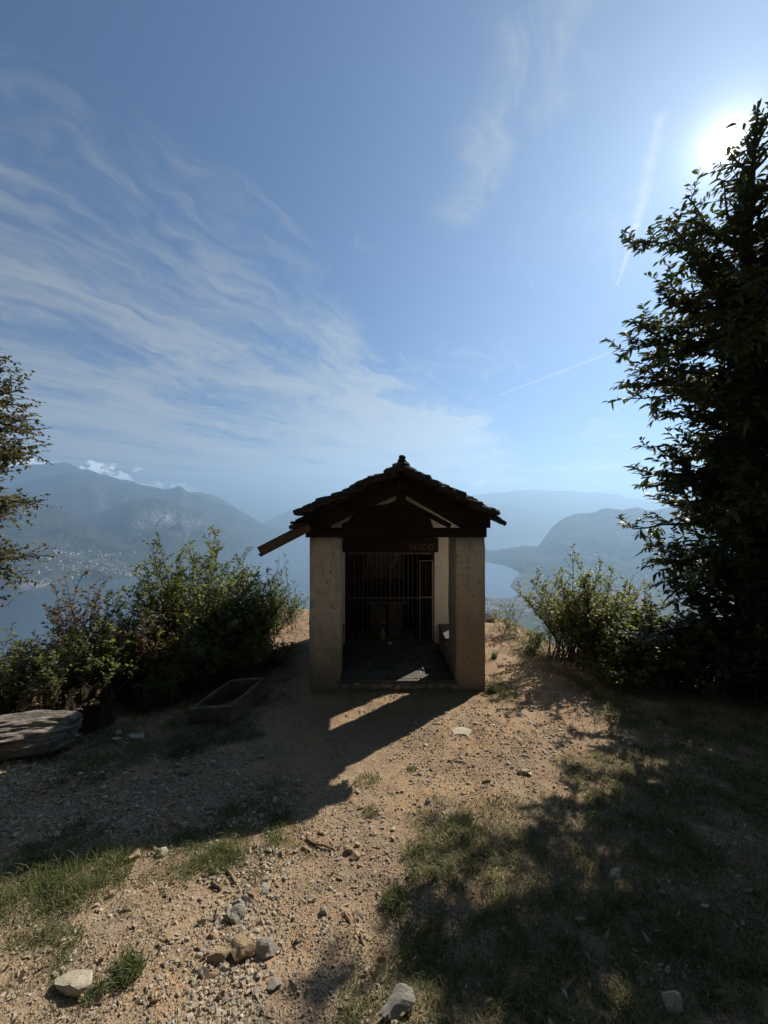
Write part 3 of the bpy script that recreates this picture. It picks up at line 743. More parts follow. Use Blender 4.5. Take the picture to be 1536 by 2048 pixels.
def stump_obj():
    p = P(180, 1462, 3.85); base = hz(p.x, p.y); m_ = MB(); mm = 36; rows = 12; r0 = 0.20
    for i in range(rows + 1):
        t = i / rows
        for k in range(mm):
            an = 2 * math.pi * k / mm
            rr = r0 * (1.25 - 0.35 * min(1, t * 2.2)) + mnoise.noise(Vector((math.cos(an) * 3, math.sin(an) * 3, t))) * 0.03 + mnoise.noise(Vector((k * .9, 3, t * 1.5))) * .012
            hgt = 0.27 + mnoise.noise(Vector((k * 0.45, 7, 7))) * 0.10 + 0.05 * math.cos(an - 2.5)
            m_.v.append((rr * math.cos(an), rr * math.sin(an), -0.12 + t * (hgt + 0.12)))
    for k in range(mm):
        an = 2 * math.pi * k / mm; m_.v.append((r0 * .55 * math.cos(an), r0 * .55 * math.sin(an), 0.13 + mnoise.noise(Vector((k * .8, 1, 2))) * .06))
    for i in range(rows + 1):
        for k in range(mm): m_.f.append((i*mm+k, i*mm+(k+1) % mm, (i+1)*mm+(k+1) % mm, (i+1)*mm+k))
    m_.f.append(tuple((rows+1)*mm+k for k in range(mm)))
    o = m_.build('tree_stump', M_STUMP, None); o.location = (p.x, p.y, base)
    tag(o, 'dark rotten tree stump with splintered rim behind the fallen log', 'stump')
stump_obj()

# ------------------------------------------------------------------ plants
class Leaves:
    def __init__(s): s.p = []; s.d = []; s.l = []
    def add(s, p, d, l): s.p.append(tuple(p)); s.d.append(tuple(d)); s.l.append(l)
def leaf_mesh(name, Lv, m_, aspect=0.3, pts=6, droop=0.25, seed=0, flat=0.55):
    r = np.random.default_rng(seed); p = np.array(Lv.p); d = np.array(Lv.d); L = np.array(Lv.l)[:, None]; n = len(p)
    d = d / (np.linalg.norm(d, axis=1, keepdims=True) + 1e-9)
    up = r.normal(size=(n, 3)) * flat + np.array([0, 0, 1.0]); side = np.cross(d, up); side /= (np.linalg.norm(side, axis=1, keepdims=True) + 1e-9)
    nn = np.cross(side, d); w = L * aspect * 0.5
    dr = lambda t: -np.array([[0, 0, 1.0]]) * L * droop * t * t
    if pts == 6:
        V_ = np.stack([p, p + d*L*.33 - side*w + dr(.33) + nn*w*.35, p + d*L*.33 + side*w + dr(.33) + nn*w*.35, p + d*L*.68 - side*w*.85 + dr(.68) + nn*w*.3, p + d*L*.68 + side*w*.85 + dr(.68) + nn*w*.3, p + d*L + dr(1.0)], 1)
        T = np.array([[0, 2, 1], [1, 2, 4], [1, 4, 3], [3, 4, 5]])
    else:
        V_ = np.stack([p, p + d*L*.45 - side*w + dr(.45) + nn*w*.3, p + d*L + dr(1.0), p + d*L*.45 + side*w + dr(.45) + nn*w*.3], 1)
        T = np.array([[0, 3, 1], [1, 3, 2]])
    k = V_.shape[1]; Fc = (T[None] + (np.arange(n) * k)[:, None, None]).reshape(-1, 3)
    rr = np.repeat(r.random(n), k)
    return np_mesh(name, V_.reshape(-1, 3), Fc, m_, False, {'rnd': rr})
def grow(p, d, L, n, wander, up, r):
    pts = [Vector(p)]; d = Vector(d).normalized()
    for i in range(n):
        d = (d + Vector((r.gauss(0, wander), r.gauss(0, wander), r.gauss(0, wander) + up))).normalized()
        pts.append(pts[-1] + d * (L / n))
    return pts
def lerp_pts(pts, t):
    k = t * (len(pts) - 1); i = min(int(k), len(pts) - 2); return pts[i].lerp(pts[i+1], k - i), (pts[i+1] - pts[i]).normalized()
def shrub(name, label, cat, x, y, top, rad, stems, leaf, m_, seed, twigs=16, per=9, wood_m=None, group=None, lean=(0, 0), start=0.12, aspect=0.55, thick=0.010, base=None, tw_len=0.30, fill=0):
    r = random.Random(seed); b = Vector((x, y, hz(x, y) if base is None else base)); o = empty(name, b)
    W = MB(); Lv = Leaves(); H = top - b.z
    for s_ in range(stems):
        a = r.uniform(0, 2 * math.pi); k = math.sqrt(r.random()); hh = H * (1.0 - 0.35 * k * k) * (r.uniform(0.62, .95) if r.random() < .8 else r.uniform(.95, 1.1))
        st = Vector((r.gauss(0, .10 + rad * .12), r.gauss(0, .10 + rad * .12), 0)); st.z = hz(b.x + st.x, b.y + st.y) - b.z - 0.03
        end = Vector((math.cos(a) * rad * k + lean[0], math.sin(a) * rad * k + lean[1], hh))
        mid = st.lerp(end, .5) + Vector((r.gauss(0, .06), r.gauss(0, .06), .12 * rad - 0.25 * k * rad * 0 ))
        pts = [(1-t)**2 * st + 2*t*(1-t) * mid + t*t * end + Vector((r.gauss(0, .012), r.gauss(0, .012), 0)) for t in [i/8 for i in range(9)]]
        W.tube(pts, [thick * (1 - .75 * i / 8) for i in range(9)], 5, False)
        for q in range(twigs):
            t = start + (1 - start) * (q + r.random()) / twigs; t = min(t, 1.0)
            pp, dd = lerp_pts(pts, t); a2 = r.uniform(0, 2 * math.pi)
            td = Vector((math.cos(a2), math.sin(a2), r.uniform(.1, 1.0))) + dd * .6
            TL = tw_len * r.uniform(.45, 1.15) * (1.05 - .45 * t)
            tp = grow(pp, td, TL, 4, .16, .06, r)
            W.tube(tp, [thick * .30, thick * .25, thick * .2, thick * .15, thick * .1], 3, False)
            for c in range(per):
                tt = (c + r.random()) / per; lp, ld = lerp_pts(tp, tt); a3 = r.uniform(0, 2 * math.pi)
                Lv.add(lp, ld * .8 + Vector((math.cos(a3), math.sin(a3), r.uniform(-.5, .5))), leaf * r.uniform(.55, 1.15))
    link('branches', np_mesh('branches', W.v, [f + (f[0],) if False else f for f in W.f], wood_m or M_BARK, True), o)
    fm = link('foliage', leaf_mesh('foliage', Lv, m_, aspect, 4 if leaf < .085 else 6, .2, seed), o)
    return tag(o, label, cat, group)

G_SH = 'shrubs along the left rim of the clearing'
shrub('hazel_bush', 'tall dense green bush left of the chapel, its top reaching above the lake', 'bush', -2.72, 5.8, 1.26, 1.15, 100, .066, M_HAZEL, 1, 18, 11, group=G_SH, base=-1.0)
shrub('hazel_bush', 'green bush immediately left of the tall one, brushing its flank', 'bush', -3.35, 5.4, .55, .70, 50, .07, M_HAZEL, 21, 15, 9, group=G_SH, base=-1.2)
shrub('autumn_bush', 'bush with reddish brown leaves above the stump', 'bush', -3.95, 5.1, .72, .62, 45, .06, M_BROWN, 2, 15, 9, group=G_SH, base=-1.3)
shrub('low_bush', 'low green bush at the left edge under the overhanging tree', 'bush', -4.3, 4.6, .10, .85, 60, .065, M_HAZEL, 3, 14, 9, group=G_SH, base=-1.1)
shrub('low_bush', 'dark low bush right behind the stump and the log', 'bush', -3.35, 4.55, .36, .70, 56, .06, M_HAZEL, 4, 14, 9, group=G_SH, base=-.95)
shrub('bramble_bush', 'dark bramble bush behind the stone trough', 'bush', -2.60, 5.0, .30, .65, 60, .06, M_HAZEL, 5, 14, 9, group=G_SH, base=-.85)
shrub('autumn_bush', 'brownish bush between the stump and the tall bush', 'bush', -3.0, 4.8, .42, .55, 40, .055, M_BROWN, 6, 13, 8, group=G_SH, base=-.9)
shrub('slender_shrub', 'thin airy shrub with sparse leafy shoots by the left corner of the chapel', 'shrub', -1.95, 7.3, .78, .42, 20, .05, M_HAZEL, 7, 9, 5, group=G_SH, thick=.006, tw_len=.16)
shrub('rim_weed', 'short leafy weeds on the rim beside the airy shrub', 'shrub', -1.95, 8.1, -.05, .40, 26, .05, M_HAZEL, 8, 7, 6, thick=.004, tw_len=.12, group=G_SH)
shrub('hazel_bush', 'yellowish green bush near the thin shrub, behind the bare bank', 'bush', -2.05, 6.5, .58, .55, 50, .06, M_HAZEL, 9, 13, 9, group=G_SH)
shrub('slope_bush', 'bush on the slope below the left rim', 'bush', -4.6, 6.8, -.15, 1.0, 40, .08, M_HAZEL, 10, 12, 8, group=G_SH, base=-2.2)
shrub('slope_bush', 'low bush at the far left, nearest the frame edge', 'bush', -5.2, 5.2, -.05, .8, 40, .07, M_BROWN, 22, 12, 8, group=G_SH, base=-1.9)
shrub('rim_weed', 'low dark weeds on the shaded bank between the trough and the chapel', 'shrub', -1.62, 5.9, -.38, .45, 46, .045, M_HAZEL, 28, 8, 6, thick=.004, tw_len=.12, group=G_SH)
shrub('bramble_bush', 'dark low bramble right behind the far end of the trough', 'bush', -2.0, 5.35, -.12, .50, 50, .05, M_HAZEL, 31, 10, 8, group=G_SH, thick=.006, tw_len=.2)
shrub('bramble_bush', 'small dark bramble between the stump and the trough', 'bush', -2.55, 4.45, -.18, .35, 34, .045, M_HAZEL, 32, 9, 7, group=G_SH, thick=.005, tw_len=.16)
shrub('bramble_bush', 'low tangle of dark leaves behind the end of the log', 'bush', -3.3, 4.1, -.10, .45, 40, .05, M_BROWN, 33, 9, 8, group=G_SH, thick=.005, tw_len=.18)
shrub('hazel_bush', 'bush filling the gap between the tall bush and the bare bank', 'bush', -2.25, 5.95, .32, .60, 56, .06, M_HAZEL, 34, 13, 9, group=G_SH)
G_SR = 'shrubs along the right rim of the clearing'
shrub('hazel_bush', 'many-stemmed yellow green bush right of the path with bare lower stems', 'bush', 2.95, 5.9, .84, .88, 75, .065, M_HAZEL, 11, 16, 8, group=G_SR, start=.3, base=-.85)
shrub('hazel_bush', 'leafy bush between the many-stemmed bush and the chestnut tree', 'bush', 3.65, 6.1, .62, .70, 60, .06, M_HAZEL, 41, 14, 9, group=G_SR, base=-1.0)
shrub('rim_weed', 'small leafy shoots where the path goes over the rim', 'shrub', 2.35, 7.3, -.05, .35, 16, .05, M_HAZEL, 12, 8, 5, thick=.005, tw_len=.14, group=G_SR)
shrub('rim_weed', 'bright green weeds at the foot of the many-stemmed bush', 'shrub', 2.45, 6.4, -.30, .28, 22, .045, M_HAZEL, 13, 8, 6, thick=.004, tw_len=.12, group=G_SR)
shrub('undergrowth_bush', 'dark bush under the left skirt of the chestnut tree', 'bush', 3.70, 5.2, .40, .85, 80, .07, M_HAZEL, 14, 14, 9, group=G_SR, base=-.95)
shrub('undergrowth_bush', 'dark bush in deep shade at the foot of the chestnut tree', 'bush', 4.5, 4.7, .55, 1.0, 90, .09, M_CHEST, 15, 14, 9, group=G_SR, base=-.9)
shrub('bramble_bush', 'low bramble at the grass edge below the many-stemmed bush', 'bush', 3.10, 5.1, -.30, .6, 50, .05, M_HAZEL, 16, 9, 7, group=G_SR, thick=.005, tw_len=.18)
shrub('slope_bush', 'bush on the slope below the right rim', 'bush', 4.2, 7.0, .15, .9, 40, .08, M_HAZEL, 17, 12, 8, group=G_SR, base=-1.9)

def chestnut():
    r = random.Random(5); bx_, by_ = 4.72, 5.0; b = Vector((bx_, by_, hz(bx_, by_))); o = empty('chestnut_tree', b)
    ey = [150, 200, 260, 340, 440, 500, 550, 600, 650, 700, 770, 850, 920, 1000, 1080, 1160, 1250, 1400]
    ex = [1530, 1500, 1460, 1415, 1335, 1275, 1268, 1310, 1280, 1262, 1262, 1312, 1262, 1300, 1310, 1285, 1290, 1330]
    zz = [EYE + (1024 - v) / 156 for v in ey][::-1]; RR = [max(.08, (1512 - e) / 156 * .98) for e in ex][::-1]
    R = lambda z: float(np.interp(z, zz, RR))
    T = MB(); W = MB(); Lv = Leaves()
    trunk = [Vector((0, 0, -.1)), Vector((.05, .0, 1.1)), Vector((-.03, .06, 2.25)), Vector((.08, -.02, 3.4)), Vector((.0, .03, 4.5)), Vector((-.08, 0, 5.5)), Vector((.02, .02, 6.5)), Vector((.08, 0, 7.5))]
    T.tube(trunk, [.20, .16, .135, .11, .08, .055, .03, .01], 10)
    n = 230
    for i in range(n):
        t = (i + .5) / n; z = 0.45 + 6.85 * t; a = i * 2.39996 + r.gauss(0, .2)
        k = z / 7.6; pp = lerp_pts(trunk, min(.999, max(0, (z + .1) / 7.6)))[0]; wz = pp.z + b.z
        L = R(wz + .25) * r.uniform(.70, 1.02) * (1.35 if math.cos(a) > .3 else 1.0)
        L *= (1.05 if wz < 4.6 else .93) + .5 * mnoise.noise(Vector((math.cos(a) * 1.3, math.sin(a) * 1.3, z * 1.4)))
        if wz > 4.4 and r.random() < .22: continue
        rise = r.uniform(.05, .55) + .5 * k
        pts = grow(pp, Vector((math.cos(a), math.sin(a), rise)), L, 7, .15, -.02, r)
        W.tube(pts, [.034 * (1 - .5 * k) * (1 - .8 * j / 7) + .003 for j in range(8)], 5, False)
        nt = max(5, int(23 * L / 1.4))
        nt = int(nt * float(np.interp(wz, [4.6, 5.6, 6.6], [.90, .36, .22])))
        for q in range(nt):
            tt = .05 + .95 * (q + r.random()) / nt; lp, ld = lerp_pts(pts, min(tt, 1)); a2 = r.uniform(0, 6.283)
            td = ld * .9 + Vector((math.cos(a2), math.sin(a2), r.uniform(-.5, .8))) * .9
            TL = r.uniform(.16, .42)
            tp = grow(lp, td, TL, 4, .16, .03, r); W.tube(tp, [.006, .005, .004, .003, .002], 3, False)
            nl_ = 19 if wz < 4.6 else 12
            for c in range(nl_):
                t3 = (c + r.random()) / nl_; p3, d3 = lerp_pts(tp, t3); a3 = r.uniform(0, 6.283)
                Lv.add(p3, d3 * .9 + Vector((math.cos(a3), math.sin(a3), r.uniform(-.35, .35))), r.uniform(.075, .16) if wz < 4.4 else r.uniform(.065, .135))
    link('trunk', np_mesh('trunk', T.v, [f for f in T.f if len(f) == 4], M_BARK, True), o)
    link('branches', np_mesh('branches', W.v, W.f, M_BARK, True), o)
    # the leaves that show largest on the near flank are parts of their own
    Pw = np.array(Lv.p) + np.array(b); px, py = to_px(Pw[:, 0], Pw[:, 1], Pw[:, 2])
    vis = (px > 1150) & (px < 1536) & (py > 150) & (py < 1450)
    score = np.where(vis, np.array(Lv.l) / Pw[:, 1] * (1.0 + (np.interp(py, ey, ex) + 30 > px) * .6), 0)
    top_ = set(np.argsort(-score)[:290].tolist())
    rest = Leaves(); big = Leaves()
    for i in range(len(Lv.p)): (big if i in top_ else rest).add(Lv.p[i], Lv.d[i], Lv.l[i])
    f = link('foliage', leaf_mesh('foliage', rest, M_CHEST, .30, 6, .28, 3, .5), o); f['kind'] = 'stuff'
    lm = []
    for k in range(6):
        one = Leaves(); one.add((0, 0, 0), (1, 0, 0), 1.0); lm.append(leaf_mesh('leaf', one, M_CHEST, .30, 6, .22 + .03 * k, 40 + k, .25))
    for i in range(len(big.p)):
        l = link('leaf', lm[i % 6], o); l.location = big.p[i]
        l.rotation_euler = Vector(big.d[i]).to_track_quat('X', 'Z').to_euler(); l.scale = (big.l[i],) * 3
    return tag(o, 'tall dark chestnut tree at the right edge with the sun behind its top', 'tree')
ct = chestnut()
c2 = ct.copy(); COL.objects.link(c2)
for ch_ in ct.children:
    if not ch_.name.startswith('leaf'): q_ = ch_.copy(); COL.objects.link(q_); q_.parent = c2
c2.location = (8.0, 6.1, hz(8.0, 6.1) if hz(8.0, 6.1) > -1.6 else -1.6); c2.rotation_euler.z = 2.5; c2.scale = (1.2, 1.2, 1.05)
# high crowns of added oaks, built further down, cut skylight from behind
tag(c2, 'second chestnut tree right of the picture edge, shading the turf', 'tree')
def edge_tree():
    r = random.Random(9); bx_, by_ = -5.55, 4.6; b = Vector((bx_, by_, hz(bx_, by_))); o = empty('beech_tree', b)
    ey = [640, 690, 720, 760, 820, 880, 950, 985, 1010, 1060, 1130, 1190, 1215, 1260]; ex = [-120, 12, -70, 25, 60, 88, 60, 20, -40, 45, 82, 60, 10, -120]
    cx = 768 + bx_ / by_ * F
    zz = [EYE + (1024 - v) / F * by_ for v in ey][::-1]; RR = [max(.05, (e - 34 - cx) / F * by_ * .93) for e in ex][::-1]
    R = lambda z: float(np.interp(z, zz, RR)) * 1.0; T = MB(); W = MB(); Lv = Leaves(); H = 4.3 - b.z
    trunk = [Vector((0, 0, -.2)), Vector((.05, 0, H * .3)), Vector((-.04, .04, H * .6)), Vector((.02, 0, H * .85)), Vector((0, 0, H))]
    T.tube(trunk, [.12, .09, .065, .035, .012], 8)
    for i in range(230):
        t = (i + .5) / 230; z = (0.42 - b.z) + (3.6) * t; a = i * 2.39996; pp = lerp_pts(trunk, min(.99, z / H))[0]; wz = pp.z + b.z
        L = R(wz + .1) * r.uniform(.7, 1.05)
        pts = grow(pp, Vector((math.cos(a), math.sin(a), r.uniform(-.2, .9))), L, 6, .20, -.05, r)
        W.tube(pts, [.018 * (1 - .8 * j / 6) + .002 for j in range(7)], 4, False)
        nt = max(6, int(24 * L))
        for q in range(nt):
            tt = .25 + .75 * (q + r.random()) / nt; lp, ld = lerp_pts(pts, min(tt, 1)); a2 = r.uniform(0, 6.283)
            tp = grow(lp, ld + Vector((math.cos(a2), math.sin(a2), r.uniform(-.2, .4))) * .8, r.uniform(.14, .32), 4, .15, .02, r)
            W.tube(tp, [.004, .0035, .003, .002, .001], 3, False)
            for c in range(14):
                p3, d3 = lerp_pts(tp, (c + r.random()) / 10); a3 = r.uniform(0, 6.283)
                Lv.add(p3, d3 + Vector((math.cos(a3), math.sin(a3), r.uniform(-.3, .3))), r.uniform(.045, .08))
    link('trunk', np_mesh('trunk', T.v, [f for f in T.f if len(f) == 4], M_BARK, True), o)
    link('branches', np_mesh('branches', W.v, W.f, M_BARK, True), o)
    link('foliage', leaf_mesh('foliage', Lv, M_BEECH, .55, 4, .2, 4), o)
    return tag(o, 'small-leaved tree reaching into view over the lake at the left edge', 'tree')
edge_tree()
# unseen trees added behind the viewpoint to shade the clearing from open sky
def shade_tree(seed):
    r = random.Random(seed); o = empty('added_shade_oak'); T = MB(); W = MB(); Lv = Leaves()
    trunk = [Vector((0, 0, -.3)), Vector((.1, .05, 3)), Vector((-.1, .1, 6.5)), Vector((.1, 0, 10.5))]
    T.tube(trunk, [.28, .21, .15, .04], 8)
    for i in range(90):
        t = (i + .5) / 90; a = i * 2.39996; pp = lerp_pts(trunk, .22 + .77 * t)[0]; L = 4.4 * math.sin(math.pi * min(1, .22 + .72 * t)) ** .7 * r.uniform(.75, 1.1)
        pts = grow(pp, Vector((math.cos(a), math.sin(a), r.uniform(.1, .5))), L, 6, .1, 0, r); W.tube(pts, [.05 * (1 - .85 * j / 6) + .004 for j in range(7)], 4, False)
        for q in range(18):
            lp, ld = lerp_pts(pts, min(1, .2 + .8 * (q + r.random()) / 18))
            for c in range(9):
                Lv.add(lp + Vector((r.gauss(0, .28), r.gauss(0, .28), r.gauss(0, .22))), Vector((r.gauss(0, 1), r.gauss(0, 1), r.gauss(0, .5))), r.uniform(.16, .30))
    link('trunk', np_mesh('trunk', T.v, [f for f in T.f if len(f) == 4], M_BARK, True), o)
    link('branches', np_mesh('branches', W.v, W.f, M_BARK, True), o)
    link('foliage', leaf_mesh('foliage', Lv, M_HAZEL, .55, 4, .2, seed), o)
    return o
wt = shade_tree(3)
for i, (x, y) in enumerate([(-1.6, -5.4), (4.3, -5.0), (-6.6, -3.4), (9.0, -2.6), (1.5, -10), (-7, -9.5), (8, -9.5), (-12.0, -2.5)]):
    if i == 0: o = wt
    else:
        o = wt.copy(); COL.objects.link(o)
        for ch_ in wt.children: c_ = ch_.copy(); COL.objects.link(c_); c_.parent = o
    o.location = (x, y, hz(x, y)); o.rotation_euler = (0, 0, i * 1.3)
    tag(o, 'unseen broad-leaved tree added behind the viewpoint to shade the clearing', 'tree', 'added shade trees behind the viewpoint')

def tall_shade_tree(seed):  # unseen high-crowned oak, added to block skylight from overhead
    r = random.Random(seed); o = empty('added_tall_shade_oak'); T = MB(); W = MB(); Lv = Leaves()
    trunk = [Vector((0, 0, -.4)), Vector((.1, .15, 4)), Vector((-.1, .3, 8)), Vector((.1, .4, 12.5))]
    T.tube(trunk, [.34, .27, .2, .05], 8)
    for i in range(100):
        t = (i + .5) / 100; a = i * 2.39996; pp = lerp_pts(trunk, .58 + .41 * t)[0]; L = 5.6 * math.sin(math.pi * min(1, .35 + .6 * t)) ** .7 * r.uniform(.7, 1.05)
        pts = grow(pp, Vector((math.cos(a), math.sin(a), r.uniform(.1, .4))), L, 6, .1, .01, r); W.tube(pts, [.06 * (1 - .85 * j / 6) + .004 for j in range(7)], 4, False)
        for q in range(22):
            lp_, ld = lerp_pts(pts, min(1, .2 + .8 * (q + r.random()) / 22))
            for c in range(9): Lv.add(lp_ + Vector((r.gauss(0, .32), r.gauss(0, .32), r.gauss(0, .22))), Vector((r.gauss(0, 1), r.gauss(0, 1), r.gauss(0, .5))), r.uniform(.18, .34))
    link('trunk', np_mesh('trunk', T.v, [f for f in T.f if len(f) == 4], M_BARK, True), o)
    link('branches', np_mesh('branches', W.v, W.f, M_BARK, True), o)
    link('foliage', leaf_mesh('foliage', Lv, M_HAZEL, .55, 4, .2, seed), o)
    return o
tt_ = tall_shade_tree(8)
for i, (x, y) in enumerate([(-2.6, -2.6), (3.4, -2.9), (-7.5, -1.6), (9.0, -1.2)]):
    if i == 0: o = tt_
    else:
        o = tt_.copy(); COL.objects.link(o)
        for ch_ in tt_.children: c_ = ch_.copy(); COL.objects.link(c_); c_.parent = o
    o.location = (x, y, hz(x, y)); o.rotation_euler = (0, 0, i * 1.7)
    tag(o, 'unseen tall oak added behind the viewpoint, its high crown blocking the sky', 'tree', 'added tall shade oaks behind the viewpoint')

# ------------------------------------------------------------------ ground cover
def outside_chapel(x, y): return ~((x > -0.98) & (x < 1.30) & (y > 4.86) & (y < 7.5))
def scatter(n, seed, y0=0.95, y1=8.5, pw=1.0):
    r = np.random.default_rng(seed); u = r.random(n); y = y0 * (y1 / y0) ** (u ** pw)
    half = 1.08 * y + 0.3; x = (r.random(n) * 2 - 1) * half
    return x, y, r
# gravel: angular pebbles
x, y, r = scatter(270000, 5, pw=.85)
px, py = to_px(x, y, height(x, y, False))
patch = fbm(x * 1.6, y * 1.6, 3, 81) + 0.6 * fbm(x * 7, y * 7, 2, 85)
tf = turf_at(x, y)
strip = np.exp(-((px - (505 - (py - 1750) * .28)) / 85.0) ** 2) * (py > 1690)
gy = (x < -.2) * (px < 600) * (py < 1730 - px * .15) * (py > 1500) * 1.0
dens = np.clip(.44 + patch * 1.0 + strip * .75 + gy * .02, .04, 1.0) * np.clip(1 - tf * .93, 0.0, 1) * (side_d(x, y) < .15) * outside_chapel(x, y)
k = r.random(len(x)) < dens; x, y, px, py, strip, gy = x[k], y[k], px[k], py[k], strip[k], gy[k]; n = len(x)
sz = np.minimum(.0026 * np.exp(np.abs(r.normal(0, .62, n))), .013) * (1 + strip * .5 + gy * .55) * np.clip(.62 + y * .20, .8, 1.7)
bmi = bmesh.new(); bmesh.ops.create_icosphere(bmi, subdivisions=1, radius=1.0)
ico = np.array([v.co[:] for v in bmi.verts]); icoF = np.array([[v.index for v in f_.verts] for f_ in bmi.faces]); bmi.free()
octa = np.array([[1,0,0],[0,1,0],[-1,0,0],[0,-1,0],[0,0,1],[0,0,-1]], float); octF = np.array([[0,1,4],[1,2,4],[2,3,4],[3,0,4],[1,0,5],[2,1,5],[3,2,5],[0,3,5]])
def pebbles(sel, tmpl, F_):
    x_, y_, sz_ = x[sel], y[sel], sz[sel]; n_ = len(x_); nv_ = len(tmpl)
    Vp = tmpl[None] * (.60 + .55 * r.random((n_, nv_, 1))) + r.normal(0, .20, (n_, nv_, 3))
    Vp *= np.stack([np.ones(n_), .55 + .4 * r.random(n_), .35 + .4 * r.random(n_)], 1)[:, None, :]
    th = r.random(n_) * 6.283; c_, s_ = np.cos(th)[:, None], np.sin(th)[:, None]; tilt = r.normal(0, .35, n_)[:, None]
    Vx, Vy, Vz = Vp[..., 0], Vp[..., 1], Vp[..., 2]; Vz = Vz + Vx * tilt
    Vp = np.stack([Vx * c_ - Vy * s_, Vx * s_ + Vy * c_, Vz], -1) * sz_[:, None, None]
    Vp += np.stack([x_, y_, height(x_, y_) + sz_ * .22], 1)[:, None, :]
    return Vp.reshape(-1, 3), (F_[None] + (np.arange(n_) * nv_)[:, None, None]).reshape(-1, 3), np.repeat(r.random(n_), nv_), np.repeat(r.random(n_), nv_)
Va, Fa, ra, rb_ = pebbles(sz >= .0058, ico, icoF); Vb_, Fb_, rc, rd = pebbles(sz < .0058, octa, octF)
tag(link('gravel', np_mesh('gravel', np.concatenate([Va, Vb_]), np.concatenate([Fa, Fb_ + len(Va)]), M_GRAVEL, False, {'rnd': np.concatenate([ra, rc]), 'rnd2': np.concatenate([rb_, rd])})), 'loose angular gravel spread over the bare earth', 'gravel', kind='stuff')

# grass blades
def blades(x, y, r, hgt, lean, name, z0=None, width=.0016):
    n = len(x); z = height(x, y) if z0 is None else z0; a = r.random(n) * 6.283
    d = np.stack([np.cos(a), np.sin(a), np.zeros(n)], 1); sd = np.stack([-d[:, 1], d[:, 0], np.zeros(n)], 1)
    fa = r.random(n) * 6.283; sd = np.stack([np.cos(fa), np.sin(fa), np.zeros(n)], 1)
    p = np.stack([x, y, z - .004], 1); h = hgt[:, None]; l = (lean * hgt)[:, None]; w = (width * (.7 + .6 * r.random(n)))[:, None] * np.clip(.7 + y * .25, .9, 2.4)[:, None]
    up = np.array([[0, 0, 1.0]])
    V_ = np.stack([p - sd * w, p + sd * w, p + up * h * .55 + d * l * .35 - sd * w * .8, p + up * h * .55 + d * l * .35 + sd * w * .8, p + up * h * (1 - .25 * lean[:, None]) + d * l], 1)
    T = np.array([[0, 1, 3], [0, 3, 2], [2, 3, 4]]); Fc = (T[None] + (np.arange(n) * 5)[:, None, None]).reshape(-1, 3)
    return V_.reshape(-1, 3), Fc, np.repeat(np.clip(r.random(n) , 0, 1), 5)
x, y, r = scatter(520000, 15, .95, 8.5)
tf = turf_at(x, y); clump = fbm(x * 9, y * 9, 2, 95)
dens = np.clip(tf * (1.05 + clump * 1.6), 0, 1) + .012
k = (r.random(len(x)) < dens * .95) & outside_chapel(x, y) & (side_d(x, y) < 1.2); x, y, clump = x[k], y[k], clump[k]; n = len(x)
hg = (.012 + .030 * r.random(n) ** 1.5 + .022 * np.clip(clump * 2, 0, 1)) * (1 + .5 * (r.random(n) < .05)) * np.clip(.8 + .08 * y, .8, 1.3)
Vb, Fb, rb = blades(x, y, r, hg, .3 + 1.1 * r.random(n), 'grass')
# patches of dry grass
dry = np.clip(fbm(x * 1.8, y * 1.8, 3, 99) + .5, 0, 1); rb2 = np.clip(np.repeat(r.random(n) * .75 + dry * .35, 5), 0, 1)
tag(link('grass', np_mesh('grass', Vb, Fb, M_GRASS, False, {'rnd': rb2})), 'short patchy grass mixed with dry blades around the path', 'grass', kind='stuff')
# straw and bark crumbs lying flat
x, y, r = scatter(45000, 25, .95, 7.5); k = outside_chapel(x, y) & (side_d(x, y) < .2); x, y = x[k], y[k]; n = len(x)
Vb, Fb, rb = blades(x, y, r, np.full(n, .006), 1.0 + 4 * r.random(n), 'straw', width=.0014)
tag(link('straw_litter', np_mesh('straw_litter', Vb, Fb, M_LITTER, False, {'rnd': rb})), 'dry straw and needle scraps lying on the earth', 'litter', kind='stuff')
# dry leaves lying about
x, y, r = scatter(1500, 35, 1.0, 8.0); px, py = to_px(x, y, height(x, y, False))
k = outside_chapel(x, y) & (side_d(x, y) < .3) & (r.random(len(x)) < np.clip(.18 + (px > 900) * .6 + (py > 1950) * .1, 0, 1)); x, y = x[k], y[k]; n = len(x)
LL = Leaves()
for i in range(n): a = r.random() * 6.283; LL.add((x[i], y[i], hz(x[i], y[i]) + .006 + .01 * r.random()), (math.cos(a), math.sin(a), r.normal(0, .25)), r.uniform(.022, .050))
tag(link('fallen_leaves', leaf_mesh('fallen_leaves', LL, M_LITTER, .42, 6, -.35, 77, 1.1)), 'curled dry leaves scattered on the ground', 'leaves', kind='stuff')
def tuft(px_, py_, n, hgt, spread, label, seed):
    c = gp(px_, py_); r = np.random.default_rng(seed); a = r.random(n) * 6.283; q = spread * np.sqrt(r.random(n)); xx = c.x + np.cos(a) * q; yy = c.y + np.sin(a) * q
    Vb, Fb, rb = blades(xx, yy, r, hgt * (.4 + .7 * r.random(n)), .3 + .8 * r.random(n), 'tuft', width=.0016)
    me = np_mesh('grass_tuft', Vb - np.array(c), Fb, M_GRASS, False, {'rnd': rb * .72}); o = link('grass_tuft', me); o.location = c
    tag(o, label, 'grass tuft', 'grass tufts on the bare ground')
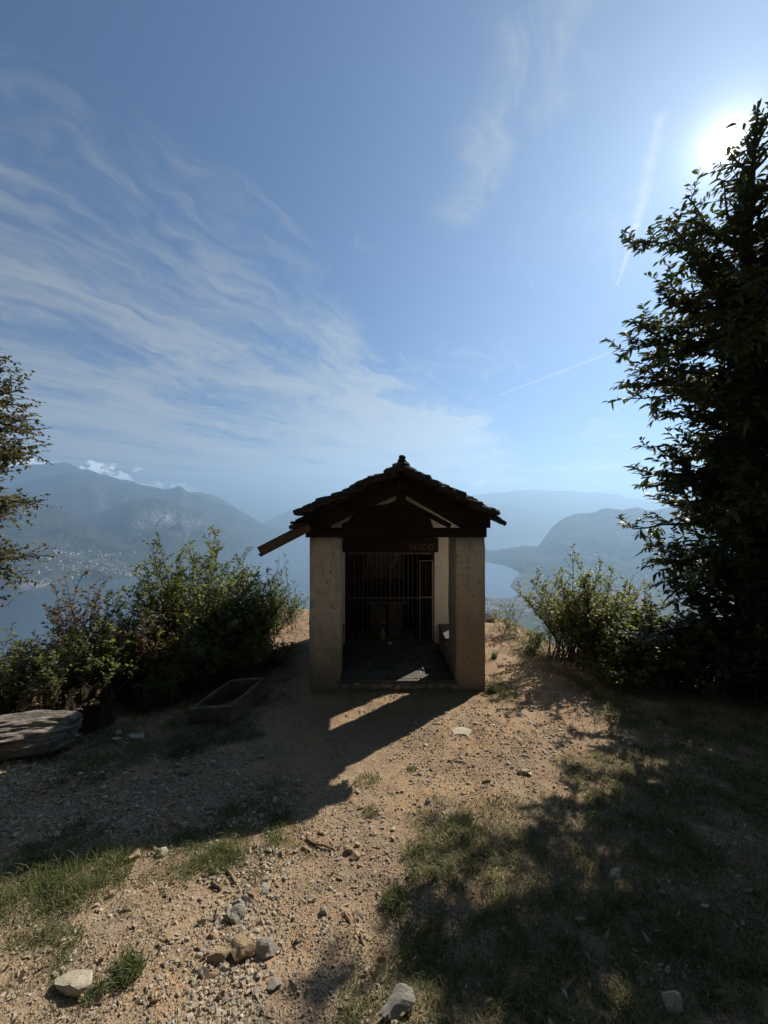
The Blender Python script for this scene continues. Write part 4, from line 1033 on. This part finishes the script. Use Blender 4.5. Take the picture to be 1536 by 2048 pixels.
for i, a_ in enumerate([
    (258, 1945, 260, .085, .055, 'upright green grass tuft alone on bare earth right of the pale flat rock'),
    (190, 1990, 110, .045, .035, 'small low tuft touching the right end of the pale flat rock'),
    (790, 1805, 320, .075, .065, 'dense rounded tuft at the left border of the shaded turf'),
    (440, 1722, 380, .075, .10, 'broad sunlit tuft at the right end of the left grass band'),
    (560, 1640, 160, .06, .06, 'thin tuft just below the corner of the chapel shadow'),
    (735, 1560, 160, .05, .10, 'flat tuft in the middle of the gravel below the light streak'),
    (742, 1625, 90, .045, .05, 'small tuft in the open gravel, nearest the forked stick'),
    (824, 1540, 60, .05, .04, 'wispy tuft on the gravel beside the dark shadow of the roof'),
    (985, 1385, 240, .13, .06, 'green tuft at the right corner of the right pillar'),
    (988, 1315, 80, .15, .05, 'tall thin tuft on the bank right of the chapel'),
    (930, 1655, 240, .07, .10, 'shaded tuft at the tip of the right turf'),
    (30, 1790, 700, .10, .25, 'long leaning sunlit grass at the left edge below the shadow'),
    (170, 1765, 520, .09, .20, 'leaning grass clump in the left band between brown leaves')]): tuft(*a_, 200 + i)

# ------------------------------------------------------------------ rocks and sticks one can point at
def rock(px_, py_, w, h, m_, label, seed, flat=.6, rot=None, name='rock', grp=None, sink=.3, depth=None):
    c = gp(px_, py_ + h * .25); sc = c.y / F * w * 1.12; me = rock_mesh(name, seed, m_, 3, 1.0, .30); o = link(name, me)
    dp = sc * (depth or min(1.3, max(.5, h / w * .75))); o.scale = (sc, dp, sc * flat); o.location = c + Vector((0, dp * .3, sc * flat * (.5 - sink)))
    o.rotation_euler = (rnd.uniform(-.12, .12), rnd.uniform(-.12, .12), rnd.uniform(-.3, .3) if rot is None else rot)
    return tag(o, label, 'rock', grp)
R_ = 'rocks of the rubble strip in the foreground'
rock(145, 1975, 92, 46, M_PALE, 'flat pale cream rock on bare earth at the bottom left', 1, .42, -.25)
rock(478, 1908, 50, 62, M_TAN, 'largest tan rock in the rubble strip, blocky with a shaded face', 2, .8, .3, grp=R_)
rock(527, 1908, 50, 42, M_GREY, 'grey rock close to the right of the largest tan rock', 3, .6, grp=R_)
rock(432, 1922, 48, 26, M_TAN, 'low earth-coloured rock touching the left of the largest tan rock', 4, .4, grp=R_)
rock(476, 1836, 40, 40, M_GREY, 'biggest grey stone at the upper end of the rubble strip', 5, .7, grp=R_)
rock(474, 1812, 34, 20, M_GREY, 'pale grey slab stone directly above the biggest grey stone', 6, .5, grp=R_)
rock(488, 1799, 24, 22, M_GREY, 'small upright grey stone topping the stacked grey stones', 7, .7, grp=R_)
rock(453, 1838, 22, 32, M_GREY, 'narrow grey stone left of the biggest grey stone', 8, .8, grp=R_)
rock(435, 1835, 18, 18, M_GREY, 'dark round stone at the left end of the grey stone row', 9, .8, grp=R_)
rock(505, 1790, 34, 18, M_TAN, 'slanted flat tan stone up and right of the grey stones', 10, .5, .5, grp=R_)
rock(526, 1778, 20, 30, M_GREY, 'long leaning stone at the upper right of the rubble strip', 11, .7, grp=R_)
rock(403, 1847, 16, 14, M_PALE, 'small pale round stone alone left of the grey row', 12, .8, grp=R_)
rock(448, 1943, 24, 18, M_PALE, 'pale wedge stone just below the low earth-coloured rock', 13, .5, grp=R_)
rock(490, 1960, 26, 14, M_PALE, 'thin pale flake below the largest tan rock', 14, .3, grp=R_)
rock(420, 1876, 16, 16, M_TAN, 'small cubic tan stone between the grey row and the tan rock', 15, .9, grp=R_)
rock(547, 1975, 24, 34, M_GREY, 'greyish stone with dark shaded side low right of the rubble strip', 16, .8, grp=R_)
rock(440, 1997, 18, 26, M_TAN, 'upright tan pebble in the lowest heap of the rubble strip', 17, .9, grp=R_)
rock(402, 1950, 20, 20, M_GREY, 'grey pebble at the top of the lowest rubble heap', 18, .7, grp=R_)
rock(646, 1825, 26, 18, M_GREY, 'squat brown-grey stone in a short row right of the rubble strip', 19, .7)
rock(592, 1885, 14, 12, M_TAN, 'tiny tan cube stone right of the grey rock pair', 20, .8)
rock(696, 1703, 22, 20, M_TAN, 'left stone of the touching pair right of the forked stick', 21, .7, grp='the touching pair of round stones')
rock(709, 1713, 20, 24, M_TAN, 'right stone of the touching pair, the lower one with a dark underside', 22, .8, grp='the touching pair of round stones')
rock(714, 1691, 14, 12, M_PALE, 'small pale stone above the touching pair', 23, .8)
rock(320, 1708, 28, 22, M_PALE, 'knobbly pale stone at the top of the left grass band', 24, .75)
rock(264, 1716, 18, 28, M_TAN, 'upright dark brown stone on the shadow edge left of the knobbly pale one', 25, 1.2)
rock(556, 1632, 18, 10, M_PALE, 'pale pebble just outside the corner of the chapel shadow', 26, .6)
rock(926, 1460, 34, 44, M_PALE, 'pale flat stone embedded in the path before the right pillar', 27, .12, .3, sink=.1)
rock(800, 2022, 70, 62, M_GREY, 'rough grey rock cut by the bottom edge of the picture', 28, .7)
rock(1348, 2008, 56, 50, M_PALE, 'broken pale stone in the shaded grass at the bottom right', 29, .4, .6)
rock(1232, 1750, 36, 20, M_PALE, 'thin pale flake in the shaded grass right of centre', 30, .25, .5)
rock(1132, 1992, 14, 24, M_PALE, 'narrow pale splinter standing in the bottom grass', 31, .6)
rock(232, 1481, 22, 13, M_GREY, 'nearer whitish stone of the group in the grass right of the log', 32, .6)
rock(270, 1475, 32, 15, M_GREY, 'rounded grey stone right of the whitish stone near the log', 33, .5)
rock(232, 1470, 22, 8, M_GREY, 'flat stone behind the whitish one near the log', 34, .5)
rock(982, 1237, 30, 22, M_GREY, 'dark boulder on the rim just right of the chapel', 35, .7)
rock(1050, 1545, 24, 14, M_PALE, 'pale angular stone in the middle of the sunlit path', 36, .5)
rock(975, 1563, 20, 12, M_TAN, 'tan angular stone on the sunlit path left of the pale one', 37, .5)
rock(858, 1603, 16, 10, M_GREY, 'dark stone on gravel above the shaded tuft', 38, .6)
# smaller stones, each its own object
SM = [rock_mesh('stone', 60 + k, (M_GREY, M_TAN, M_PALE, M_GREY)[k % 4], 2, .7, .25) for k in range(12)]
cnt = 0; rr_ = random.Random(77)
SIGNS = [(645, 1690, 'the crooked brown stick'), (702, 1708, 'the touching pair of tan stones'), (742, 1625, 'the small lone tuft'), (646, 1825, 'the squat brown-grey stone'),
    (790, 1805, 'the dense rounded tuft'), (926, 1460, 'the pale flat embedded stone'), (912, 1524, 'the level dark splinter'), (1050, 1545, 'the pale angular path stone'), (985, 1385, 'the tuft at the right pillar'),
    (858, 1603, 'the dark stone over the turf'), (1166, 1547, 'the straight pale twig'), (735, 1560, 'the flat tuft by the shadow edge'), (476, 1836, 'the biggest grey stone'), (478, 1908, 'the largest tan rock'),
    (527, 1908, 'the grey rock beside the tan one'), (505, 1790, 'the slanted flat tan stone'), (403, 1847, 'the lone pale round stone'), (547, 1975, 'the greyish dark-sided stone'), (448, 1943, 'the pale wedge stone'),
    (440, 1997, 'the upright tan pebble'), (433, 1776, 'the wood stub'), (80, 1490, 'the log'), (250, 1478, 'the stones by the log'), (420, 1450, 'the trough'), (320, 1708, 'the knobbly pale stone'), (264, 1716, 'the upright dark brown stone'),
    (700, 1850, 'the dark thin twig'), (724, 1880, 'the greyish twig'), (560, 1640, 'the tuft under the shadow corner')]
USED = set()
def place_words(px_, py_):
    best = min(SIGNS, key=lambda q: (q[0] - px_) ** 2 + (q[1] - py_) ** 2); dx, dy = px_ - best[0], py_ - best[1]; d = math.hypot(dx, dy)
    far = 'touching' if d < 16 else ('close' if d < 42 else ('further' if d < 80 else 'far'))
    ang = math.degrees(math.atan2(-dy, dx)) % 360; side = ['right of', 'above right of', 'above', 'above left of', 'left of', 'below left of', 'below', 'below right of'][int((ang + 22.5) // 45) % 8]
    return (far + ' ' + side if far != 'touching' else 'touching, ' + side) + ' ' + best[2]
zones = [  # px range, py range, count, size px, label, group
    ((400, 600), (1750, 2040), 90, (9, 18), 'small broken stone in the foreground rubble strip', 'small stones of the rubble strip'),
    ((380, 470), (1940, 2040), 25, (11, 20), 'pebble of the lowest rubble heap at the bottom', 'pebbles of the lowest rubble heap'),
    ((600, 860), (1560, 1900), 60, (8, 15), 'small stone on sunlit dirt between the rubble strip and the shaded turf', 'small stones on the central dirt'),
    ((800, 1180), (1420, 1640), 90, (7, 14), 'small stone on the sunlit path right of the chapel shadow', 'small stones on the sunlit path'),
    ((0, 600), (1540, 1690), 100, (8, 18), 'small grey stone in the dark shadow left of the chapel front', 'small stones in the chapel shadow')]
for (xr, yr, n, sz_, lb, gp_) in zones:
    for _ in range(n):
        px_ = rr_.uniform(*xr); py_ = rr_.uniform(*yr)
        if xr[0] == 400: px_ = rr_.gauss(505 - (py_ - 1750) * .28, 42)
        if xr[0] == 0 and py_ > 1735 - px_ * .17: py_ -= 50
        c = gp(px_, py_); sp = rr_.uniform(*sz_); s = c.y / F * sp; kk = rr_.randrange(12); o = link('stone', SM[kk])
        o.location = c + Vector((0, 0, s * .12)); o.scale = (s * rr_.uniform(.9, 1.3), s * rr_.uniform(.7, 1.0), s * rr_.uniform(.5, .85)); o.rotation_euler = (rr_.uniform(-.3, .3), rr_.uniform(-.3, .3), rr_.uniform(0, 6.28))
        tall = o.scale[2] > .7 * s
        where = ' in shadow' if xr[0] == 0 else ''
        lab_ = ('tiny ' if sp < 10.5 else 'small ') + ('grey', 'tan', 'pale', 'grey')[kk % 4] + (' blocky' if tall else ' flat') + ' stone' + where + ', ' + place_words(px_, py_)
        if lab_ in USED: bpy.data.objects.remove(o); continue
        USED.add(lab_); tag(o, lab_, 'stone', gp_)
def stick(pts, r0, label, seed):
    r = random.Random(seed); w = [gp(*p) for p in pts]; w = [p + Vector((0, 0, r0 * .8)) for p in w]
    fine = []
    for a_, b_ in zip(w[:-1], w[1:]):
        for t in (0, .33, .66): fine.append(a_.lerp(b_, t) + Vector((r.gauss(0, r0 * .3), r.gauss(0, r0 * .3), abs(r.gauss(0, r0 * .3)))))
    fine.append(w[-1]); n = len(fine)
    m_ = MB().tube(fine, [r0 * (1 - .45 * i / n) * r.uniform(.85, 1.15) for i in range(n)], 7); loc = w[0]; m_.v = [tuple(Vector(v) - loc) for v in m_.v]
    o = m_.build('stick', M_TWIG, None, smooth=True); o.location = loc; return tag(o, label, 'stick')
stick([(612, 1677), (632, 1692), (655, 1697), (670, 1704)], .009, 'crooked brown stick on sunlit dirt left of the touching stones', 1)
stick([(602, 1697), (620, 1704)], .007, 'short thick twig just below the crooked brown stick', 2)
stick([(424, 1770), (442, 1782)], .010, 'short round wood stub left of the rubble strip', 3)
stick([(455, 1745), (470, 1768)], .010, 'rotten bark piece above the wood stub', 4)
stick([(690, 1826), (700, 1850)], .006, 'dark thin twig right of the squat stone', 5)
stick([(720, 1868), (728, 1895)], .007, 'greyish twig near the border of the shaded turf', 6)
stick([(945, 1708), (965, 1722), (990, 1730)], .006, 'dark twig lying in the shaded grass tip', 7)
stick([(895, 1524), (930, 1525)], .007, 'dark splinter lying level on the sunlit gravel', 8)
stick([(1160, 1532), (1172, 1562)], .006, 'straight pale twig at the shadow edge of the path', 9)
stick([(300, 2010), (318, 2000)], .006, 'short black twig at the bottom left', 10)
stick([(190, 1768), (240, 1758)], .004, 'thin straw-coloured stem in the left grass band', 11)
stick([(1495, 1725), (1500, 1700)], .004, 'pale thin stem in the dark grass at the right edge', 12)

# ------------------------------------------------------------------ lake, mountains, villages
LAKE = -700.0
def far_mat(name, c0, c1, rock_c=(0.30, 0.29, 0.27), rock_amt=.5, sc=1/260.0):
    def f(g):
        n = g.noise(g.pos, sc, 6.0, .6); n2 = g.noise(g.pos, sc * 7, 5.0, .6); nn = g.node('ShaderNodeSeparateXYZ'); g.put(nn.inputs[0], g.nrm)
        c = g.mix(g.smooth(n * .5 + n2 * .5, .4, .6), c0, c1)
        steep = g.smooth(V(g, nn.outputs[2]), .62, .42) * g.smooth(n2, .50, .62) * rock_amt
        c = g.mix((steep + g.attr('rock') * g.smooth(n2, .45, .55)).clamp(), c, rock_c)
        c = g.mix(g.attr('field') * g.smooth(g.noise(g.pos, 1/140.0, 2.0), .48, .58), c, (0.10, 0.12, 0.05))
        return c, n2
    return mat(name, f, 1.0, 0.0, bump=.6, bump_d=14.0)
M_FOREST = far_mat('mountain_forest', (0.014, 0.020, 0.016), (0.075, 0.078, 0.052))
M_FARM = far_mat('far_mountain', (0.05, 0.06, 0.04), (0.09, 0.10, 0.07))
def ridge(name, prof, m_, nv=70, pw=1.25, rough=.06, seed=0, nu=260, base=LAKE - 4, rockbox=None, fieldbox=None, back=.5):
    prof = np.array(prof, float); u = np.linspace(0, 1, nu); pxs = prof[0, 0] + (prof[-1, 0] - prof[0, 0]) * u
    pyc = np.interp(pxs, prof[:, 0], prof[:, 1]); D = np.interp(pxs, prof[:, 0], prof[:, 2]); Fo = np.interp(pxs, prof[:, 0], prof[:, 3])
    pyc = pyc + fbm(pxs / 26.0, pxs * 0, 4, seed) * 3.2
    zc = EYE - (pyc - 1024) / F * D; rows = []
    sx = (pxs - 768) / F
    vs_ = np.concatenate([-np.linspace(back, .03, 10), np.linspace(0, 1, nv)])
    for v in vs_:
        if v < 0: Y = D * (1 - v * .35); z = zc + (base - zc) * (-v / back) ** 1.2
        else: Y = D + (Fo - D) * v; z = base + (zc - base) * (1 - v) ** pw
        X = sx * Y; vv_ = abs(v)
        env = (math.sin(math.pi * min(1, vv_)) if v > 0 else .4) * (zc - base)
        warp = fbm(X / 1400, Y / 1400, 3, seed + 5) * 900
        rg = fbm((X + warp) / 900.0, Y / 1500.0, 6, seed + 2, .52, True)
        z = z + (rg - .35) * env * rough * 3.2 * np.clip(vv_ * 4, .0, 1)
        if v > 0:   # never pushes above the sight line of its own crest
            z = np.minimum(z, EYE + (zc - EYE) / D * Y - vv_ * 12)
        rows.append(np.stack([X, Y, z], 1))
    VV = np.concatenate(rows); nr = len(vs_); id_ = np.arange(nr * nu).reshape(nr, nu)
    fc = np.stack([id_[:-1, :-1], id_[1:, :-1], id_[1:, 1:], id_[:-1, 1:]], -1).reshape(-1, 4)
    ppx, ppy = to_px(VV[:, 0], VV[:, 1], VV[:, 2]); rk = np.zeros(len(VV)); fl = np.zeros(len(VV))
    for bx in (rockbox or []): rk = np.maximum(rk, np.exp(-((ppx - bx[0]) / bx[2]) ** 2 - ((ppy - bx[1]) / bx[3]) ** 2) * bx[4])
    for bx in (fieldbox or []): fl = np.maximum(fl, np.exp(-((ppx - bx[0]) / bx[2]) ** 2 - ((ppy - bx[1]) / bx[3]) ** 2) * bx[4])
    o = link(name, np_mesh(name, VV, fc, m_, True, {'rock': rk, 'field': fl})); tag(o, kind='structure'); return o
R1 = ridge('near_slope', [(-700,900,5400,2300),(-300,925,5300,2600),(-60,958,5200,3150),(0,977,5200,3400),(40,989,5250,3500),(80,1009,5300,3640),(121,1021,5350,3820),(161,1037,5400,3930),(200,1058,5300,4000),(240,1083,5100,4080),(300,1112,4950,4180),(350,1130,4800,4260),(420,1150,4700,4500)], M_FOREST, pw=1.15, seed=3, rough=.09, rockbox=[(90,1172,45,10,1.6)], fieldbox=[(200,1130,100,25,.8)])
R2 = ridge('dome_mountain', [(60,1085,7000,4400),(120,1060,7000,4300),(173,1037,7000,4200),(210,1021,7000,4200),(258,1001,7000,4200),(299,996,7000,4350),(335,999,7050,4600),(363,1009,7150,5000),(404,1025,7300,5600),(444,1050,7600,6500),(484,1078,8100,7600),(502,1090,8300,8100)], M_FOREST, pw=1.05, seed=11, rough=.10, rockbox=[(330,1035,35,12,1.3),(280,1050,18,8,1.0),(390,1045,18,10,.7)])
R3 = ridge('left_ridge', [(-400,990,8500,6500),(-60,985,8500,6500),(24,973,8500,6500),(73,957,8500,6500),(145,945,8500,6500),(194,951,8600,6500),(242,966,8700,6500),(290,973,8800,6600),(319,981,8800,6600),(345,977,8900,6700),(355,972,8900,6700),(364,974,8900,6700),(377,986,9100,6800),(404,992,9200,7200),(456,1012,9600,8200),(480,1024,9800,8600),(505,1040,10200,9200),(533,1056,10700,9900),(590,1066,11200,10900)], M_FOREST, pw=1.1, seed=21, rough=.09)
R4 = ridge('high_ridge', [(-300,960,10300,9000),(-60,938,10300,9000),(60,930,10300,9000),(110,927,10300,9000),(135,925,10300,9000),(160,938,10300,9000),(215,950,10300,9000),(250,960,10300,9000),(300,972,10300,9000),(345,980,10300,9000),(404,985,10700,9200),(436,992,10900,9400),(456,1005,11100,9800),(490,1026,11400,10400),(530,1050,11600,11000),(600,1064,12200,11800)], M_FARM, pw=1.1, seed=31, rough=.04)
R5 = ridge('far_range', [(400,1070,15500,14600),(500,1058,15500,14600),(537,1042,15500,14000),(581,1021,15500,13600),(620,1010,15500,13000),(700,1003,15500,12500),(800,996,15500,12000),(942,991,15500,11500),(989,985,15500,11200),(1064,978,15500,11000),(1127,983,15500,11000),(1198,985,15500,11000),(1238,989,15500,11000),(1257,997,15500,11000),(1273,997,15500,11000),(1293,1003,15500,11000),(1400,1000,15500,11000),(2100,985,15500,10500)], M_FARM, pw=1.2, seed=41, rough=.04)
R6 = ridge('middle_range', [(880,1030,12500,10600),(961,1008,12500,10600),(981,1009,12500,10600),(1009,1009,12500,10600),(1030,1014,12500,10600),(1060,1018,12500,10500),(1120,1030,12500,10500),(1300,1045,12500,10400)], M_FARM, pw=1.2, seed=47, rough=.05)
R7 = ridge('rocky_headland', [(1026,1163,4700,4250),(1058,1149,4900,3900),(1066,1122,5200,3700),(1073,1096,5500,3600),(1088,1076,5700,3500),(1104,1054,5900,3400),(1127,1036,6000,3300),(1151,1028,6100,3200),(1182,1025,6200,3150),(1198,1019,6200,3100),(1214,1015,6200,3100),(1234,1017,6200,3100),(1246,1021,6200,3100),(1273,1015,6200,3050),(1305,1020,6200,3000),(1400,1005,6200,3000),(1800,960,6200,3000)], M_FOREST, pw=1.9, seed=53, rough=.08, fieldbox=[(1200,1130,120,40,.9)])
R8 = ridge('wooded_peninsula', [(860,1112,6300,5800),(930,1108,6300,5600),(971,1106,6200,5400),(1009,1098,6100,5100),(1035,1092,6000,4600),(1044,1090,6000,4350),(1072,1091,5800,4200),(1120,1095,5600,4000)], M_FOREST, pw=.8, seed=59, rough=.05, nv=40)
lk = MB().box(-22000, 22000, -22000, 22000, LAKE - .5, LAKE)
def lake_b(g): return (0.035, 0.065, 0.085), g.noise(g.pos, 1/9.0, 4.0, .6)
M_LAKE = mat('lake_water', lake_b, .22, .5, bump=.10, bump_d=.8)
tag(lk.build('lake', M_LAKE), kind='structure')
def lp(px_, py_):
    Y = (EYE - LAKE) / ((py_ - 1024) / F); return ((px_ - 768) / F * Y, Y)
plain = [lp(*q) for q in [(700,1200),(860,1199),(960,1198),(1000,1198.5),(1025,1197),(1036,1191),(1033,1183),(1021,1173),(1025,1163),(1037,1151),(1070,1140),(1300,1130),(1900,1140),(1900,1420),(700,1420)]]
M_PLAIN = far_mat('valley_floor', (0.05, 0.065, 0.03), (0.12, 0.12, 0.07), sc=1/120.0)
pm_ = MB(); npl = len(plain); pm_.v = [(x, y, LAKE + 6) for x, y in plain] + [(x, y, LAKE - 3) for x, y in plain]
pm_.f = [tuple(range(npl))] + [(i, (i+1) % npl, npl+(i+1) % npl, npl+i) for i in range(npl)]
tag(pm_.build('valley_floor', M_PLAIN), kind='structure')
# houses
M_HW = mat('house_wall', lambda g: (g.mix(g.orand, (0.86, 0.82, 0.74), (0.72, 0.62, 0.5)), None), .9)
M_HR = mat('house_roof', lambda g: (g.mix(g.orand, (0.42, 0.24, 0.17), (0.36, 0.29, 0.25)), None), .9)
def house_geo(w, d, h, rf):
    v = [(-w,-d,-12),(w,-d,-12),(w,d,-12),(-w,d,-12),(-w,-d,h),(w,-d,h),(w,d,h),(-w,d,h)]
    f = [(0,1,5,4),(1,2,6,5),(2,3,7,6),(3,0,4,7)]; e = 1.12
    v += [(-w*e,-d*e,h),(w*e,-d*e,h),(w*e,d*e,h),(-w*e,d*e,h),(-w*e,0,h+rf),(w*e,0,h+rf)]
    f += [(8,9,13,12),(10,11,12,13),(8,12,11),(9,10,13)]
    return v, f
HM = []
for k, (w, d, h, rf) in enumerate(((9, 6, 9, 3.5), (7, 6, 7, 3), (12, 7, 11, 4), (6, 5, 6, 2.5))):
    v, f = house_geo(w, d, h, rf); me = bpy.data.meshes.new('house'); me.from_pydata(v, [], f); me.materials.append(M_HW); me.materials.append(M_HR)
    for i, p in enumerate(me.polygons): p.material_index = 0 if i < 4 else 1
    me.update(); HM.append(me)
def bvh(o): return BVHTree.FromPolygons([v.co[:] for v in o.data.vertices], [p.vertices[:] for p in o.data.polygons])
B1, B7 = bvh(R1), bvh(R7)
def on_ridge(B, px_, py_):
    d = Vector(((px_ - 768) / F, 1, -(py_ - 1024) / F)).normalized(); h = B.ray_cast(Vector((0, 0, EYE)), d)
    return h[0]
hr = random.Random(3); left_n = right_n = 0; stuffH = []
vill = [(205, 1112, 42, 10), (170, 1125, 60, 14), (240, 1138, 45, 9), (120, 1105, 45, 9), (270, 1147, 30, 4), (130, 1140, 70, 14)]
tries = 0
while left_n < 240 and tries < 3000:
    tries += 1; c = vill[hr.randrange(len(vill))]; px_, py_ = hr.gauss(c[0], c[2] * .6), hr.gauss(c[1], c[3] * .7)
    if not (40 < px_ < 300): continue
    h = on_ridge(B1, px_, py_)
    if h is None or h.z < LAKE + 1: continue
    o = link('house', HM[hr.randrange(4)]); o.location = h; o.rotation_euler.z = hr.uniform(-.6, .6); s = hr.uniform(.6, 1.2); o.scale = (s, s, s)
    row = 'on the upper edge of' if py_ < 1108 else ('midway up' if py_ < 1124 else ('low in' if py_ < 1138 else 'by the shore of'))
    cl = 'under the tree' if px_ < 110 else ('left of centre' if px_ < 160 else ('at its centre' if px_ < 205 else ('right of centre' if px_ < 250 else 'behind the green bush')))
    tag(o, 'tiny pale house %s the lakeside village, %s' % (row, cl), 'house', 'houses of the village across the lake'); left_n += 1
while right_n < 900:
    px_, py_ = hr.uniform(940, 1300), 1192 + abs(hr.gauss(0, 26))
    if hr.random() < .2: px_, py_ = hr.uniform(1035, 1300), hr.uniform(1150, 1195)
    X, Y = lp(px_, py_); 
    if px_ < 1036 and py_ < 1199.5: continue
    z = LAKE + 6; h = on_ridge(B7, px_, py_)
    if h is not None and h.y < Y: X, Y, z = h.x, h.y, h.z
    right_n += 1; rz = hr.choice([0.3, 0.3, 1.87, 0.6]) + hr.gauss(0, .1); s = hr.uniform(.7, 1.5)
    if right_n <= 145:
        o = link('house', HM[hr.randrange(4)]); o.location = (X, Y, z); o.rotation_euler.z = rz; o.scale = (s, s, s)
        row = 'on the slope above' if py_ < 1193 else ('at the lake front of' if py_ < 1203 else ('in the middle of' if py_ < 1222 else 'at the near side of'))
        cl = 'close to the chapel pillar' if px_ < 1010 else ('left of the many-stemmed bush' if px_ < 1070 else ('behind the many-stemmed bush' if px_ < 1200 else 'beside the chestnut tree'))
        tag(o, 'tiny house %s the valley town, seen %s' % (row, cl), 'house', 'houses of the town on the valley floor')
    else: stuffH.append((X, Y, z, rz, s, hr.randrange(4)))
sv, sf, sm = [], [], []
for X, Y, z, rz, s, k in stuffH:
    me = HM[k]; b0 = len(sv); c_, s2 = math.cos(rz), math.sin(rz)
    for v in me.vertices: x_, y_, z_ = v.co * s; sv.append((X + x_*c_ - y_*s2, Y + x_*s2 + y_*c_, z + z_))
    for p in me.polygons: sf.append(tuple(b0 + i for i in p.vertices)); sm.append(p.material_index)
me = bpy.data.meshes.new('town_houses'); me.from_pydata(sv, [], sf); me.materials.append(M_HW); me.materials.append(M_HR); me.polygons.foreach_set('material_index', sm); me.update()
tag(link('town_houses', me), 'the many remaining tiny houses of the valley town', 'town', kind='stuff')
# ferry on the lake
fx, fy = lp(268, 1172); fe = empty('ferry', (fx, fy, LAKE)); fe.rotation_euler.z = .35
tag(fe, 'tiny white ferry crossing the lake at the left', 'boat')
M_BOAT = mat('boat_paint', lambda g: ((.8, .8, .8), None), .5)
hb = MB(); hb.v = [(-20,-3.5,0),(12,-3.5,0),(24,0,0),(12,3.5,0),(-20,3.5,0),(-21,-4.5,3),(13,-4.5,3),(27,0,4),(13,4.5,3),(-21,4.5,3)]
hb.f = [(0,1,6,5),(1,2,7,6),(2,3,8,7),(3,4,9,8),(4,0,5,9),(5,6,7,8,9),(4,3,2,1,0)]; hb.build('hull', M_BOAT, fe)
MB().box(-14, 8, -3, 3, 3.01, 6).build('cabin', M_BOAT, fe); MB().box(0, 6, -2, 2, 6.01, 8).build('wheelhouse', M_BOAT, fe)

bpy.context.view_layer.update()
# ------------------------------------------------------------------ haze over the whole landscape
hm = bpy.data.materials.new('haze'); hm.use_nodes = True; nt = hm.node_tree; nt.nodes.clear()
ho = nt.nodes.new('ShaderNodeOutputMaterial'); pv = nt.nodes.new('ShaderNodeVolumePrincipled')
pv.inputs['Color'].default_value = (0.45, 0.70, 1.0, 1); pv.inputs['Density'].default_value = HAZE_DENSITY; pv.inputs['Anisotropy'].default_value = 0.37
nt.links.new(pv.outputs[0], ho.inputs['Volume'])
hb = MB().box(-23000, 23000, -23000, 23000, LAKE - 6, 1345)
tag(hb.build('haze', hm), kind='stuff')
